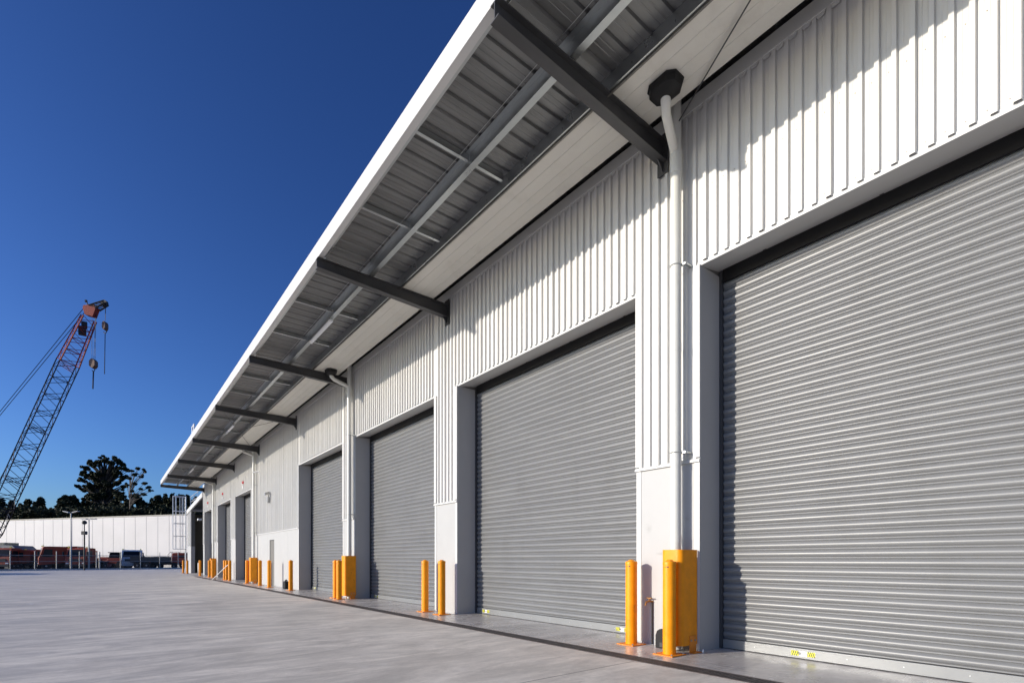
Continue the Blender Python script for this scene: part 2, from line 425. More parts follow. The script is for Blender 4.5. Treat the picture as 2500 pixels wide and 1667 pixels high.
# trench drain
dr = empty("trench_drain", (4.965, 20, 0))
tag(dr, "long dark grated drain channel running along the front of the doors", "drain")
def local(mb, o):
    mb.v = [(x - o.location.x, y - o.location.y, z - o.location.z) for x, y, z in mb.v]; return mb
g = MB()
y = -14.0
while y < 43.2:
    y1 = min(y + 0.495, 43.2)
    g.box(4.85, 5.08, y, y1, 0.001, 0.006)
    y += 0.5
local(g, dr).build("grate", M_GRATE, dr)
g = MB(); g.box(4.835, 4.848, -14, 43.2, 0, .007); g.box(5.082, 5.095, -14, 43.2, 0, .007); local(g, dr).build("frame", M_GRFR, dr)
g = MB(); y = -14.0
while y < 30:
    for k in range(12):
        yy = y + 0.03 + k * 0.038
        g.box(4.87, 4.955, yy, yy + 0.014, 0.0061, 0.0064); g.box(4.975, 5.06, yy, yy + 0.014, 0.0061, 0.0064)
    y += 0.5
local(g, dr).build("slot", M_BLACK, dr)

# worn markings on the concrete
mk = MB()
def strip_flat(mb, pts, w, z):
    pts = [Vector((p[0], p[1], 0)) for p in pts]
    for a, b in zip(pts[:-1], pts[1:]):
        d = (b - a).normalized(); nn = Vector((-d.y, d.x, 0)) * w / 2
        mb.add([(*(a - nn).xy, z), (*(b - nn).xy, z), (*(b + nn).xy, z), (*(a + nn).xy, z)], [(0, 1, 2, 3)])
strip_flat(mk, [(-2.95, 28.2), (-2.55, 29.9), (-1.95, 29.3)], 0.16, 0.004)
tag(mk.build("floor_marking", M_MARK), "small worn white chevron painted on the grey yard concrete", "marking")
mk = MB()
strip_flat(mk, [(-2.22 + .62 * math.cos(t), 18.9 + .62 * math.sin(t)) for t in [i * math.pi / 9 - 1.6 for i in range(16)]], 0.06, 0.004)
tag(mk.build("floor_marking", M_MARK), "faint white painted ring on the concrete at the left edge", "marking")

# ================================================================== WAREHOUSE
XW = 6.0; XD = 6.50; ZL = 4.985; ZC = 2.46; ZT = 7.02
BEAMS = [-1.6, 4.22, 9.9, 15.8, 21.6, 28.1, 34.45, 40.95, 46.75]
DOORS = [(-1.25, 3.685), (4.68, 9.52), (10.49, 15.40), (16.45, 21.35), (30.0, 34.3), (35.75, 40.56), (43.2, 46.86)]
Y0, Y1 = -8.0, 47.55
wh = empty("warehouse", (XW, 20, 0))
tag(wh, "long white warehouse with ribbed cladding, grey roller doors and a deep canopy", "building")
def P(mb, name, m, bevel=0.0, parent=None, segs=2):
    o = local(mb, wh).build(name, m, wh if parent is None else parent, bevel, segs)
    return o

# cladding: trapezoid ribs running up the wall
PITCH = 0.143
def rib_profile(y0, y1):
    pts = [(XW, y0)]
    k = math.ceil((y0 - 0.02) / PITCH)
    while True:
        yc = k * PITCH
        if yc + 0.062 > y1: break
        if yc > y0:
            h_ = .043 if k % 5 == 0 else .036; pts += [(XW - .001, yc - (.004 if k % 5 == 0 else 0)), (XW - h_, yc + (.004 if k % 5 == 0 else .008)), (XW - h_, yc + .048), (XW - .001, yc + .060)]
            # low swage in the pan
            if yc + 0.12 < y1: pts += [(XW - .001, yc + .096), (XW - .004, yc + .100), (XW - .004, yc + .106), (XW - .001, yc + .110)]
        k += 1
    pts.append((XW, y1)); return pts
cl = MB()
def clad(y0, y1, z0, z1): cl.strip(rib_profile(y0, y1), 'z', z0, z1)
piers = []
edges = [(Y0, DOORS[0][0])] + [(DOORS[i][1], DOORS[i + 1][0]) for i in range(6)] + [(DOORS[6][1], Y1)]
for (a, b) in DOORS: clad(a, b, ZL + .028, ZT)
for (a, b) in edges: clad(a + .001, b - .001, ZC + .03, ZT)
P(cl, "wall_cladding", M_CLAD)
# backing wall behind the cladding, and the far gable
bk = MB()
for (a, b) in edges: bk.box(XW + .01, XD, a + .012, b - .012, 0, ZT - .05)
for (a, b) in DOORS: bk.box(XW + .03, XD, a, b, ZL + .16, ZT - .05)
bk.box(XD, 30, Y1 - .2, Y1 - .012, 0, ZT - .05); bk.box(XD, 30, Y0, Y0 + .2, 0, ZT - .05); bk.box(29.8, 30, Y0 + .2, Y1 - .2, 0, ZT - .05)
P(bk, "wall_frame", M_INT2)
# precast base panels
for (a, b) in edges:
    w = b - a
    cuts = [a, b]
    if w > 5: cuts = [a, 22.95 + .0, 26.45, b] if a > 0 else [a, a + 3.3, b]
    for c0, c1 in zip(cuts[:-1], cuts[1:]):
        mb = MB()
        if c0 < 25.2 < c1:
            mb.box(XW - .012, XW + .008, c0 + .005, 25.22, 0, ZC); mb.box(XW - .012, XW + .008, 26.06, c1 - .005, 0, ZC); mb.box(XW - .012, XW + .008, 25.22, 26.06, 2.13, ZC)
        else: mb.box(XW - .012, XW + .008, c0 + .005, c1 - .005, 0, ZC)
        P(mb, "base_panel", M_PANEL, 0.004)
    # ledge flashing between panel and cladding
    mb = MB(); mb.prism([(XW - .045, ZC - .01), (XW - .045, ZC + .012), (XW - .030, ZC + .035), (XW - .002, ZC + .045), (XW - .002, ZC - .01)], 'y', a - .015, b + .015)
    P(mb, "ledge_flashing", M_FLASH)
    # edge trims
    for (e0, e1, s_) in ((a, a + .075, 1), (b - .075, b, -1)):
        mb = MB()
        mb.box(XW - .019, XW - .013, e0 - (.004 if s_ > 0 else 0), e1 + (.004 if s_ < 0 else 0), 0.03, ZC - .012)
        mb.box(XW - .034, XW + .0, e0 - (.012 if s_ > 0 else 0), e1 + (.012 if s_ < 0 else 0), ZC + .05, ZL + .0)
        each(mb, lambda q: P(q, "corner_trim", M_FLASH))
# reveals and head flashings
for (a, b) in DOORS:
    mb = MB(); mb.box(XW + .009, XD + .02, a - .0, a + .006, 0, ZL); P(mb, "jamb", M_PANEL)
    mb = MB(); mb.box(XW - .008, XD + .02, b - .006, b, 0, ZL); P(mb, "jamb", M_PANEL)
    mb = MB()
    mb.prism([(XW - .010, ZL - .012), (XW - .010, ZL + .045), (XW - .004, ZL + .045), (XW - .004, ZL), (XD + .03, ZL + .10), (XD + .03, ZL + .09), (XW - .002, ZL - .012)], 'y', a - .10, b + .10)
    P(mb, "head_flashing", M_FLASH)
    mb = MB()
    for k in range(4):
        yy = a + (k + .5) * (b - a) / 4; mb.box(XD - .07, XD - .03, yy - .02, yy + .02, ZL + .07, ZL + .085)
    each(mb, lambda q: P(q, "fixing_clip", M_STEEL))
# top flashing with scribed tabs
mb = MB(); mb.box(XW - .046, XW - .002, Y0, Y1, ZT - .005, ZT + .17)
k = math.ceil(Y0 / PITCH)
while (k + 1) * PITCH < Y1:
    yc = k * PITCH
    if yc > Y0: mb.prism([(yc + .058, ZT - .006), (yc + .150, ZT - .006), (yc + .138, ZT - .05), (yc + .070, ZT - .05)], 'x', XW - .0335, XW - .030)
    k += 1
P(mb, "top_flashing", M_FLASH)

mb = MB()
for (a, b, zz) in [(DOORS[0][0], DOORS[0][1], ZL + .10), (DOORS[1][0], DOORS[1][1], ZL + .10), (DOORS[2][0], DOORS[2][1], ZL + .10), (3.7, 4.66, ZC + .13), (9.54, 10.47, ZC + .13), (-1.2, 15.3, 5.95)]:
    k = math.ceil(a / PITCH)
    while (k + .9) * PITCH < b:
        yy = k * PITCH + .078; mb.box(XW - .008, XW - .0012, yy - .004, yy + .004, zz - .004, zz + .004); k += 1
P(mb, "screws", M_BOLT)["kind"] = "stuff"
# roller doors
SL = 0.106
prof = []
def slat_prof(z):
    out = [(XD + .006, z), (XD - .002, z + .004), (XD - .006, z + .010), (XD - .004, z + .016), (XD + .002, z + .019)]
    for i in range(9):
        t = i / 8; zz = z + .022 + t * .080
        out.append((XD + .002 - .024 * math.sin(math.pi * t) ** 0.75, zz))
    return out
zz = 0.135
while zz < ZL + .12: prof += slat_prof(zz); zz += SL
def text_mesh(body, size, name):
    c = bpy.data.curves.new(name, 'FONT'); c.body = body; c.size = size; c.align_x = 'CENTER'; c.align_y = 'CENTER'; c.extrude = 0.0004
    tmp = bpy.data.objects.new("tmp", c); S.collection.objects.link(tmp)
    dg = bpy.context.evaluated_depsgraph_get(); me = bpy.data.meshes.new_from_object(tmp.evaluated_get(dg))
    bpy.data.objects.remove(tmp); bpy.data.curves.remove(c); me.name = name
    return me
TXT = text_mesh("METALBILT", 0.040, "lettering"); TXT.materials.clear(); TXT.materials.append(M_INKG)
for di, (a, b) in enumerate(DOORS):
    mb = MB(); mb.strip(prof, 'y', a - .04, b + .04, True)
    door = P(mb, "roller_door", M_DOOR)
    if di == 0: pass
    mb = MB(); mb.box(XD - .030, XD + .01, a + .0, b - .0, 0.012, .132)
    P(mb, "bottom_rail", M_RAIL, 0.004, door)
    mb = MB(); mb.box(XD - .024, XD + .01, a, b, 0.0045, .0118); P(mb, "rubber_seal", M_TYRE, 0, door)
    mb = MB(); mb.box(XD - .05, XD - .002, b - .05, b - .0065, 0.005, ZL + .06); P(mb, "guide_channel", M_STEEL, 0, door)
    mb = MB(); mb.box(XD - .05, XD - .002, a + .0065, a + .05, 0.005, ZL + .06); P(mb, "guide_channel", M_STEEL, 0, door)
    mb = MB(); yy = a + .3
    while yy < b - .1: mb.lathe([(.005, XD - .0345), (.006, XD - .0305)], (yy, .075), 8); yy += .52
    mb.v = [(z, x, y_) for (x, y_, z) in mb.v]
    
    mb2 = MB(); mb2.v = [(round(a_, 6), round(b_, 6), round(c_, 6)) for a_, b_, c_ in mb.v]; mb2.f = mb.f; mb2.sm = mb.sm
    nper = len(mb.v) // max(1, len(mb.v) // 32)
    k = 0
    for k in range(0, len(mb.v), 32):
        q = MB(); q.v = mb.v[k:k + 32]; q.f = [[j - k for j in f_] for f_ in mb.f if k <= f_[0] < k + 32]; q.sm = [False] * len(q.f)
        P(q, "rivet", M_ALU, 0, door)
    mb = MB(); mb.box(XD - .045, XD - .02, a + .055, b - .055, ZL - .09, ZL + .075); P(mb, "head_seal_shade", M_BLACK, 0, door)  # black brush seal, made taller to paint in the lintel's shade band
    labs = {0: [2.63, -.6], 1: [9.12, 5.35], 2: [14.95, 11.0]}.get(di, [b - .45, a + .7])
    if di > 3: labs = []
    for ly in labs:
        mb = MB(); w_ = .135 if di == 0 else .13; zc = .072; x_ = XD - .0315
        mb.box(x_ - .0015, x_, ly - w_, ly + w_, zc - .030, zc + .030)
        lab = P(mb, "warning_label", M_LABEL, 0, door)
        mb = MB(); mi = MB()
        for sgn in (1, -1):
            c0 = ly + sgn * (w_ - .045)
            mb.box(x_ - .0022, x_ - .0016, c0 - .044, c0 + .044, zc - .0295, zc + .0295)
        each(mb, lambda q: P(q, "hazard_patch", M_LYEL, 0, door))
        for sgn in (1, -1):
            c0 = ly + sgn * (w_ - .045)
            for k in range(4):
                u = -.044 + k * .0235; d = .022 * sgn
                q = [(c0 + u + (d if d < 0 else 0) * 0 + max(0, -d), zc + .0295), (c0 + u + max(0, -d) + .011, zc + .0295), (c0 + u + max(0, d) + .011, zc - .0295), (c0 + u + max(0, d), zc - .0295)]
                q = [(min(max(p_[0], c0 - .044), c0 + .044), p_[1]) for p_ in q]
                mi.add([(x_ - .003, p_[0], p_[1]) for p_ in q], [(0, 1, 2, 3)])
            P(mi, "hazard_stripes", M_INK, 0, door); mi = MB()
        for k in range(4):   # little emblem of upright bars
            yy = ly + .052 - k * .008; mi.add([(x_ - .003, yy, zc - .018), (x_ - .003, yy - .005, zc - .018), (x_ - .003, yy - .005, zc + .018), (x_ - .003, yy, zc + .018)], [(0, 1, 2, 3)])
        P(mi, "emblem", M_INK, 0, door)
        t = bpy.data.objects.new("lettering", TXT); S.collection.objects.link(t); t.parent = door
        t.location = (x_ - .003 - XW, ly - .022 - 20, zc); t.scale = (.50, .7, 1)
        t.rotation_euler = (R_(90), 0, R_(-90))

# personnel door
mb = MB(); mb.box(XW + .10, XW + .14, 25.24, 26.04, 0.02, 2.10)
pd = P(mb, "personnel_door", M_GREYD, .003)
mb = MB()
for q in ((25.221, 25.25, 0, 2.13), (26.03, 26.059, 0, 2.13)): mb.box(XW + .009, XW + .16, q[0], q[1], q[2], q[3])
mb.box(XW + .009, XW + .16, 25.251, 26.029, 2.10, 2.129)
each(mb, lambda q: P(q, "door_frame", M_STEEL, 0, pd))
mb = MB(); mb.box(XW + .06, XW + .10, 25.30, 25.34, 1.0, 1.2); mb.box(XW + .05, XW + .07, 25.30, 25.42, 1.05, 1.08); P(mb, "handle", M_BLACK, 0, pd)
mb = MB(); mb.box(XW + .094, XW + .0995, 25.36, 25.66, 1.52, 1.90); P(mb, "sign", M_LABEL, 0, pd)
mb = MB()
mb.lathe([(.055, XW + .0925), (.056, XW + .0935)], (25.51, 1.80), 16); mb.v = [(z, x, y_) for (x, y_, z) in mb.v]
for zz in (1.70, 1.64, 1.58): mb.box(XW + .0925, XW + .0938, 25.40, 25.62, zz - .012, zz + .012)
P(mb, "sign_print", M_INKB, 0, pd)

# canopy: beams, purlins, bridging, roof sheet, fascia, gutter
XF = 3.12
def ibeam(y, x0, z0, x1, z1, d, bf, tf, tw):
    """tapering I section along X, (x,z) = underside at each end"""
    mb = MB()
    def slab(ya, yb, za, zb):
        mb.add([(x0, ya, z0 + za), (x1, ya, z1 + za), (x1, yb, z1 + za), (x0, yb, z0 + za), (x0, ya, z0 + zb[0]), (x1, ya, z1 + zb[1]), (x1, yb, z1 + zb[1]), (x0, yb, z0 + zb[0])],
               [(0, 1, 2, 3), (4, 7, 6, 5), (0, 4, 5, 1), (1, 5, 6, 2), (2, 6, 7, 3), (3, 7, 4, 0)])
    slab(y - bf / 2, y + bf / 2, 0, (tf, tf))
    mb.add([(x0, y - tw / 2, z0 + tf), (x1, y - tw / 2, z1 + tf), (x1, y + tw / 2, z1 + tf), (x0, y + tw / 2, z0 + tf),
            (x0, y - tw / 2, d[0] - tf), (x1, y - tw / 2, d[1] - tf), (x1, y + tw / 2, d[1] - tf), (x0, y + tw / 2, d[0] - tf)],
           [(0, 1, 2, 3), (4, 7, 6, 5), (0, 4, 5, 1), (1, 5, 6, 2), (2, 6, 7, 3), (3, 7, 4, 0)])
    mb.add([(x0, y - bf / 2, d[0] - tf), (x1, y - bf / 2, d[1] - tf), (x1, y + bf / 2, d[1] - tf), (x0, y + bf / 2, d[0] - tf),
            (x0, y - bf / 2, d[0]), (x1, y - bf / 2, d[1]), (x1, y + bf / 2, d[1]), (x0, y + bf / 2, d[0])],
           [(0, 1, 2, 3), (4, 7, 6, 5), (0, 4, 5, 1), (1, 5, 6, 2), (2, 6, 7, 3), (3, 7, 4, 0)])
    return mb
for y in BEAMS:
    bm_ = P(ibeam(y, XF - .02, 6.70, XW - .05, 6.60, (6.895, 6.872), .135, .012, .010), "canopy_beam", M_STEEL)
    mb = MB(); mb.box(XF - .035, XF - .021, y - .07, y + .07, 6.70, 6.895) if False else mb.box(XW - .05, XW - .028, y - .085, y + .085, 6.44, 6.99)
    mb.prism([(XW - .16, 6.6), (XW - .05, 6.6), (XW - .05, 6.46)], 'y', y - .008, y + .008)
    P(mb, "wall_bracket", M_STEEL, 0, bm_)
    for xx in (4.12, 4.78):
        mb = MB()
        mb.box(xx + .004, xx + .012, y - .13, y + .13, 6.90, 7.045)
        for sy in (-.09, -.04, .04, .09):
            for zz in (6.95, 7.02): mb.box(xx + .013, xx + .03, y + sy - .012, y + sy + .012, zz - .012, zz + .012)
        P(mb, "purlin_cleat", M_GALV, 0, bm_)
YC0, YC1 = -5.2, 46.95
def zsec(x, flip=1, z0=6.90, z1=7.060):
    return [(x, z0 + .003), (x + .085 * flip, z0 + .003), (x + .085 * flip, z0 + .018), (x + .088 * flip, z0 + .018), (x + .088 * flip, z0), (x - .003 * flip, z0), (x - .003 * flip, z1 - .003), (x - .068 * flip, z1 - .003), (x - .068 * flip, z1), (x, z1)]
mb = MB(); mb.prism(zsec(4.12), 'y', YC0, YC1); P(mb, "purlin", M_GALV)
mb = MB(); mb.prism([(4.772, 6.885), (4.797, 6.885), (4.797, 6.888), (4.775, 6.888), (4.775, 7.060), (4.772, 7.060)], 'y', YC0, YC1); P(mb, "purlin", M_GALV)
mb = MB(); mb.prism(zsec(3.26, -1, 6.95, 7.060), 'y', YC0, YC1); P(mb, "purlin", M_GALV)
for i in range(len(BEAMS) - 1):
    a, b = BEAMS[i], BEAMS[i + 1]
    for f in (1 / 3, 2 / 3):
        yy = a + (b - a) * f + .1
        mb = MB(); C_ = lambda y_: [(y_, 6.965), (y_ + .05, 6.965), (y_ + .05, 6.969), (y_ + .004, 6.969), (y_ + .004, 7.051), (y_ + .05, 7.051), (y_ + .05, 7.055), (y_, 7.055)]
        mb.prism(C_(yy), 'x', 3.28, 4.11); P(mb, "bridging_strut", M_GALV)
        mb = MB(); mb.prism(C_(yy), 'x', 4.20, 4.73); P(mb, "bridging_strut", M_GALV)
# canopy sheet
def roof_profile(y0, y1, z):
    pts = [(y0, z)]; k = math.ceil(y0 / .29)
    while (k + 1) * .29 < y1:
        yc = k * .29
        if yc > y0: pts += [(yc, z), (yc + .016, z + .032), (yc + .050, z + .032), (yc + .066, z), (yc + .135, z), (yc + .141, z + .005), (yc + .150, z + .005), (yc + .156, z), (yc + .205, z), (yc + .211, z + .005), (yc + .220, z + .005), (yc + .226, z)]
        k += 1
    pts.append((y1, z)); return pts
mb = MB(); mb.strip(roof_profile(YC0, YC1, 7.063), 'x', 3.16, 4.93); P(mb, "canopy_sheet", M_SHEET)
mb = MB(); mb.strip(roof_profile(Y0, Y1, 7.33), 'x', 5.50, 30.2); P(mb, "roof", M_SHEET)
mb = MB(); mb.prism([(XF, 6.92), (XF, 7.22), (XF + .11, 7.22), (XF + .11, 7.21), (XF + .010, 7.21), (XF + .010, 6.93), (XF + .088, 6.93), (XF + .088, 6.955), (XF + .098, 6.955), (XF + .098, 6.92)], 'y', YC0, YC1 + .05)
P(mb, "fascia", M_FLASH, .003)
# gutter trough
mb = MB(); t_ = .006
mb.prism([(4.83, 6.885), (5.575, 6.885), (5.575, 7.325), (5.569, 7.325), (5.569, 6.891), (4.836, 6.891), (4.836, 7.025), (4.80, 7.025), (4.80, 7.02), (4.83, 7.02)], 'y', YC0, YC1)
for xx in (5.02, 5.22, 5.39): mb.prism([(xx, 6.8848), (xx + .008, 6.879), (xx + .012, 6.8848)], 'y', YC0, YC1)
P(mb, "box_gutter", M_GUTTER)
mb = MB(); mb.box(4.806, 4.828, YC0, YC1, 6.862, 7.03); P(mb, "gutter_lip", M_LIP)
# hooks under the second purlin
mb = MB(); yy = YC0 + .3
while yy < 30: mb.tube([(4.79, yy, 6.99), (4.765, yy, 6.95), (4.785, yy, 6.91)], .004, 4, False); yy += .58
each(mb, lambda q: P(q, "fixing_clip", M_STEEL))
# light wire slung along the canopy and the bracing rods
mb = MB()
for i in range(len(BEAMS) - 1):
    a, b = BEAMS[i] + .02, BEAMS[i + 1] - .02
    mb.tube([(3.93, a + (b - a) * k / 6, 6.96 - .02 * math.sin(math.pi * k / 6)) for k in range(7)], .0035, 5, False)
P(mb, "catenary_wire", M_GALV)
def rods(ya, yb, x0=3.3, x1=5.5, z=6.84):
    for (p, q) in (((x0, ya, z), (x1, yb, z)), ((x1, ya, z - .03), (x0, yb, z - .03))):
        mb = MB(); mb.tube([p, q], .009, 6); P(mb, "bracing_rod", M_STEEL)
rods(21.75, 27.9); rods(40.95, 46.6)
mb = MB(); mb.tube([(5.80, 3.86, 6.86), (5.10, 2.57, 6.84), (3.30, -.75, 6.82)], .009, 6); P(mb, "bracing_rod", M_STEEL)

# downpipes with rain heads
PIPES = [3.93, 15.48, 28.65, 41.42]
for i, py in enumerate(PIPES):
    px = 5.83
    mb = MB(); mb.tube([(px, py, .02), (px, py, 7.25)], .068, 24)
    mb.tube([(px, py, 6.22), (px, py, 6.52)], .078, 24)
    for zz in (3.95, 2.46, 1.45): mb.tube([(px, py, zz - .05), (px, py, zz + .05)], .0715, 24)
    dp = P(mb, "downpipe", M_PIPE)
    hy = py - .24 if i == 0 else py - .02
    mb = MB()
    hx = 5.26
    pts = [(hx, hy, 6.78), (hx + .02, hy + .01, 6.70), (hx + .10, hy + (py - hy) * .25, 6.63), (px - .06, py - .01, 6.52), (px - .005, py, 6.44)]
    mb.tube(pts, [.058, .058, .056, .056, .056], 20); P(mb, "branch_pipe", M_PIPE, 0, dp)
    mb = MB()
    oct_ = [(-.20, -.08), (-.12, -.155), (.12, -.155), (.20, -.08), (.20, .08), (.12, .155), (-.12, .155), (-.20, .08)]
    lv = [(6.884, 1.02), (6.872, 1.02), (6.871, .94), (6.79, .90), (6.745, .55), (6.725, .34)]
    vs = [(hx + p_[1] * s_, hy + p_[0] * s_, z) for z, s_ in lv for p_ in oct_]
    fs = [(k * 8 + j, k * 8 + (j + 1) % 8, (k + 1) * 8 + (j + 1) % 8, (k + 1) * 8 + j) for k in range(5) for j in range(8)] + [tuple(range(8)), tuple(range(40, 48))]
    mb.add(vs, fs); P(mb, "rain_head", M_BLACK if i < 3 else M_GUTTER, .006, dp)
    for zz in (5.02, 2.58):
        mb = MB()
        mb.tube([(px + .073 * math.cos(t), py + .073 * math.sin(t), zz) for t in [k * math.pi / 8 for k in range(17)]], .005, 5)
        mb.box(px + .05, XW - .0, py - .13, py - .10, zz - .012, zz + .012); mb.box(px + .02, px + .06, py - .125, py - .06, zz - .014, zz + .014)
        P(mb, "pipe_clip", M_GALV, 0, dp)
# roof ladder bracket on the canopy edge
lb = empty("roof_ladder_bracket", (3.3, 29.6, 7.22))
tag(lb, "small white hooped handrail standing on the canopy edge", "handrail")
for s_ in (-.35, .35):
    mb = MB(); mb.tube([(0, s_, -.05), (0, s_, .62)], .03, 8); mb.build("post", M_WHITEP, lb)
mb = MB(); mb.tube([(0, -.35, .60), (0, .35, .60)], .028, 8); mb.build("rail", M_WHITEP, lb); mb = MB(); mb.tube([(0, -.35, .35), (0, .35, .35)], .022, 8)
mb.build("rail", M_WHITEP, lb)

# ================================================================== lean-to shed at the far end
ls = empty("open_shed", (XW, 52.5, 0))
tag(ls, "lower white open-fronted shed with sloping verge at the far end of the warehouse", "building")
def PL(mb, name, m, bevel=0.0, parent=None): return local(mb, ls).build(name, m, ls if parent is None else parent, bevel)
ya, yb, za, zb = 47.57, 57.9, 6.62, 5.95
def vz(y): return za + (y - ya) / (yb - ya) * (zb - za)
mb = MB(); h = .38
mb.add([(XW - .10, ya, za), (XW - .10, yb, zb), (XW - .10, yb, zb - h), (XW - .10, ya, za - h), (XW + .02, ya, za), (XW + .02, yb, zb), (XW + .02, yb, zb - h), (XW + .02, ya, za - h)],
       [(0, 1, 2, 3), (4, 7, 6, 5), (0, 4, 5, 1), (1, 5, 6, 2), (2, 6, 7, 3), (3, 7, 4, 0)])
PL(mb, "verge_fascia", M_FLASH)
mb = MB(); mb.add([(XW - .05, ya, za - .03), (XW - .05, yb + .2, vz(yb + .2) - .03), (22, yb + .2, vz(yb + .2) - .03), (22, ya, za - .03)], [(0, 1, 2, 3)]); PL(mb, "roof", M_SHEET)
mb = MB(); mb.box(XW - .012, XW + .3, 55.3, 57.9, 0, ZC); PL(mb, "base_panel", M_PANEL)
cl = MB()
pr = rib_profile(55.3, 57.9); cl.strip(pr, 'z', ZC + .03, 5.72); PL(cl, "wall_cladding", M_CLAD)
mb = MB(); mb.box(XW + .01, XW + .3, 55.3, 57.9, ZC + .01, 5.6); PL(mb, "wall_frame", M_INT2)
mb = MB(); mb.box(XW - .04, XW - .0, 55.25, 57.95, ZC - .01, ZC + .03); PL(mb, "ledge_flashing", M_FLASH)
mb = MB(); mb.box(XW + .3, 22, 57.7, 57.88, 0, 5.55); mb.box(21.8, 22, 47.6, 57.7, 0, 5.6); PL(mb, "side_wall", M_INT2)
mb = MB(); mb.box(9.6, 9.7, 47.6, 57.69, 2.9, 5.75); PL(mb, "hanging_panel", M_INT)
mb = MB(); mb.box(9.55, 9.75, 47.6, 57.69, 2.72, 2.90); PL(mb, "rail", M_GALV)
mb = MB(); mb.tube([(6.5, 48.2, 5.9), (9.2, 55.0, 5.35)], .05, 6); PL(mb, "roof_brace", M_GALV); mb = MB(); mb.tube([(7.5, 47.8, 6.1), (7.5, 57, 5.5)], .05, 6); PL(mb, "roof_brace", M_GALV)
mb = MB(); mb.box(XW + .2, XW + .5, 52.3, 52.9, 4.7, 4.85); PL(mb, "floodlight", M_LAMP)

# ================================================================== caged ladder
la = empty("caged_ladder", (5.45, 58.6, 0))
tag(la, "tall aluminium caged access ladder at the end of the shed", "ladder")
for s_ in (-.26, .26):
    mb = MB(); mb.tube([(.45, s_, .0), (.45, s_, 7.35)], .035, 8); mb.build("stile", M_ALU, la)
zz = .3
while zz < 7.0: mb = MB(); mb.tube([(.45, -.26, zz), (.45, .26, zz)], .017, 6); mb.build("rung", M_ALU, la); zz += .3
for zz in (2.25, 3.5, 4.7, 5.9, 7.3):
    mb = MB(); mb.tube([(.45, -.36, zz), (.1, -.38, zz), (-.35, -.36, zz), (-.58, -.15, zz), (-.58, .15, zz), (-.35, .36, zz), (.1, .38, zz), (.45, .36, zz)], .03, 6); mb.build("hoop", M_ALU, la)
for (x_, y_) in ((-.58, -.15), (-.58, .15), (-.35, -.36), (-.35, .36), (-.05, -.38), (.2, -.38), (.2, .38)): mb = MB(); mb.tube([(x_, y_, 2.25), (x_, y_, 7.3)], .024, 6); mb.build("cage_bar", M_ALU, la)
gr = empty("roof_guardrail", (6.4, 52.5, 6.2))
tag(gr, "white pipe guardrail along the low shed roof beside the caged ladder", "guardrail")
for y_ in (-4.4, -1.8, .8, 3.4, 6.0):
    mb = MB(); mb.tube([(-.1, y_, vz(52.5 + y_) - 6.2), (-.1, y_, 1.12)], .03, 6); mb.build("post", M_ALU, gr)
mb = MB(); mb.tube([(-.1, -4.4, 1.12), (-.1, 6.1, 1.12)], .03, 6); mb.build("rail", M_ALU, gr); mb = MB(); mb.tube([(-.1, -4.4, .62), (-.1, 6.1, .62)], .025, 6); mb.build("rail", M_ALU, gr)

# ================================================================== bollards
BH = 1.19; BR = .080
def make_bollard():
    r = empty("bollard")
    mb = MB(); mb.lathe([(BR, .012), (BR, 1.135)], n=32); mb.build("post", M_YEL, r)
    mb = MB(); mb.lathe([(BR + .0035, 1.125), (BR + .0035, 1.150), (BR - .002, 1.163), (BR - .02, 1.168), (.048, 1.171), (.044, 1.178), (.030, 1.187), (.012, 1.190)], n=32); mb.build("cap", M_YEL, r)
    mb = MB(); mb.box(-.145, .145, -.145, .145, .0045, .016); mb.build("base_plate", M_YELD, r, .003)
    for (x_, y_) in ((-.115, -.115), (-.115, .115), (.115, -.115), (.115, .115)):
        mb = MB(); mb.lathe([(.013, .0165), (.013, .026), (.008, .027), (.008, .036)], (x_, y_), 6, False); mb.build("bolt", M_BOLT, r)
    mb = MB()          # small stamped line of print below the cap, facing the yard
    a = 208
    for (da, z0, z1) in ((9, 1.088, 1.106), (5, 1.090, 1.104), (3, 1.094, 1.101), (2, 0, 0), (4, 1.092, 1.102), (3, 1.094, 1.100), (2, 0, 0), (14, 1.0965, 1.1005), (2, 0, 0), (6, 1.090, 1.093)):
        if z1:
            ts = [R_(a - da * k / 3) for k in range(4)]
            vs = [((BR + .0012) * math.cos(t), (BR + .0012) * math.sin(t), z) for t in ts for z in (z0, z1)]
            mb.add(vs, [(2 * k, 2 * k + 2, 2 * k + 3, 2 * k + 1) for k in range(3)])
        a -= da + 2
    mb.build("stamped_print", M_INK, r)
    return r
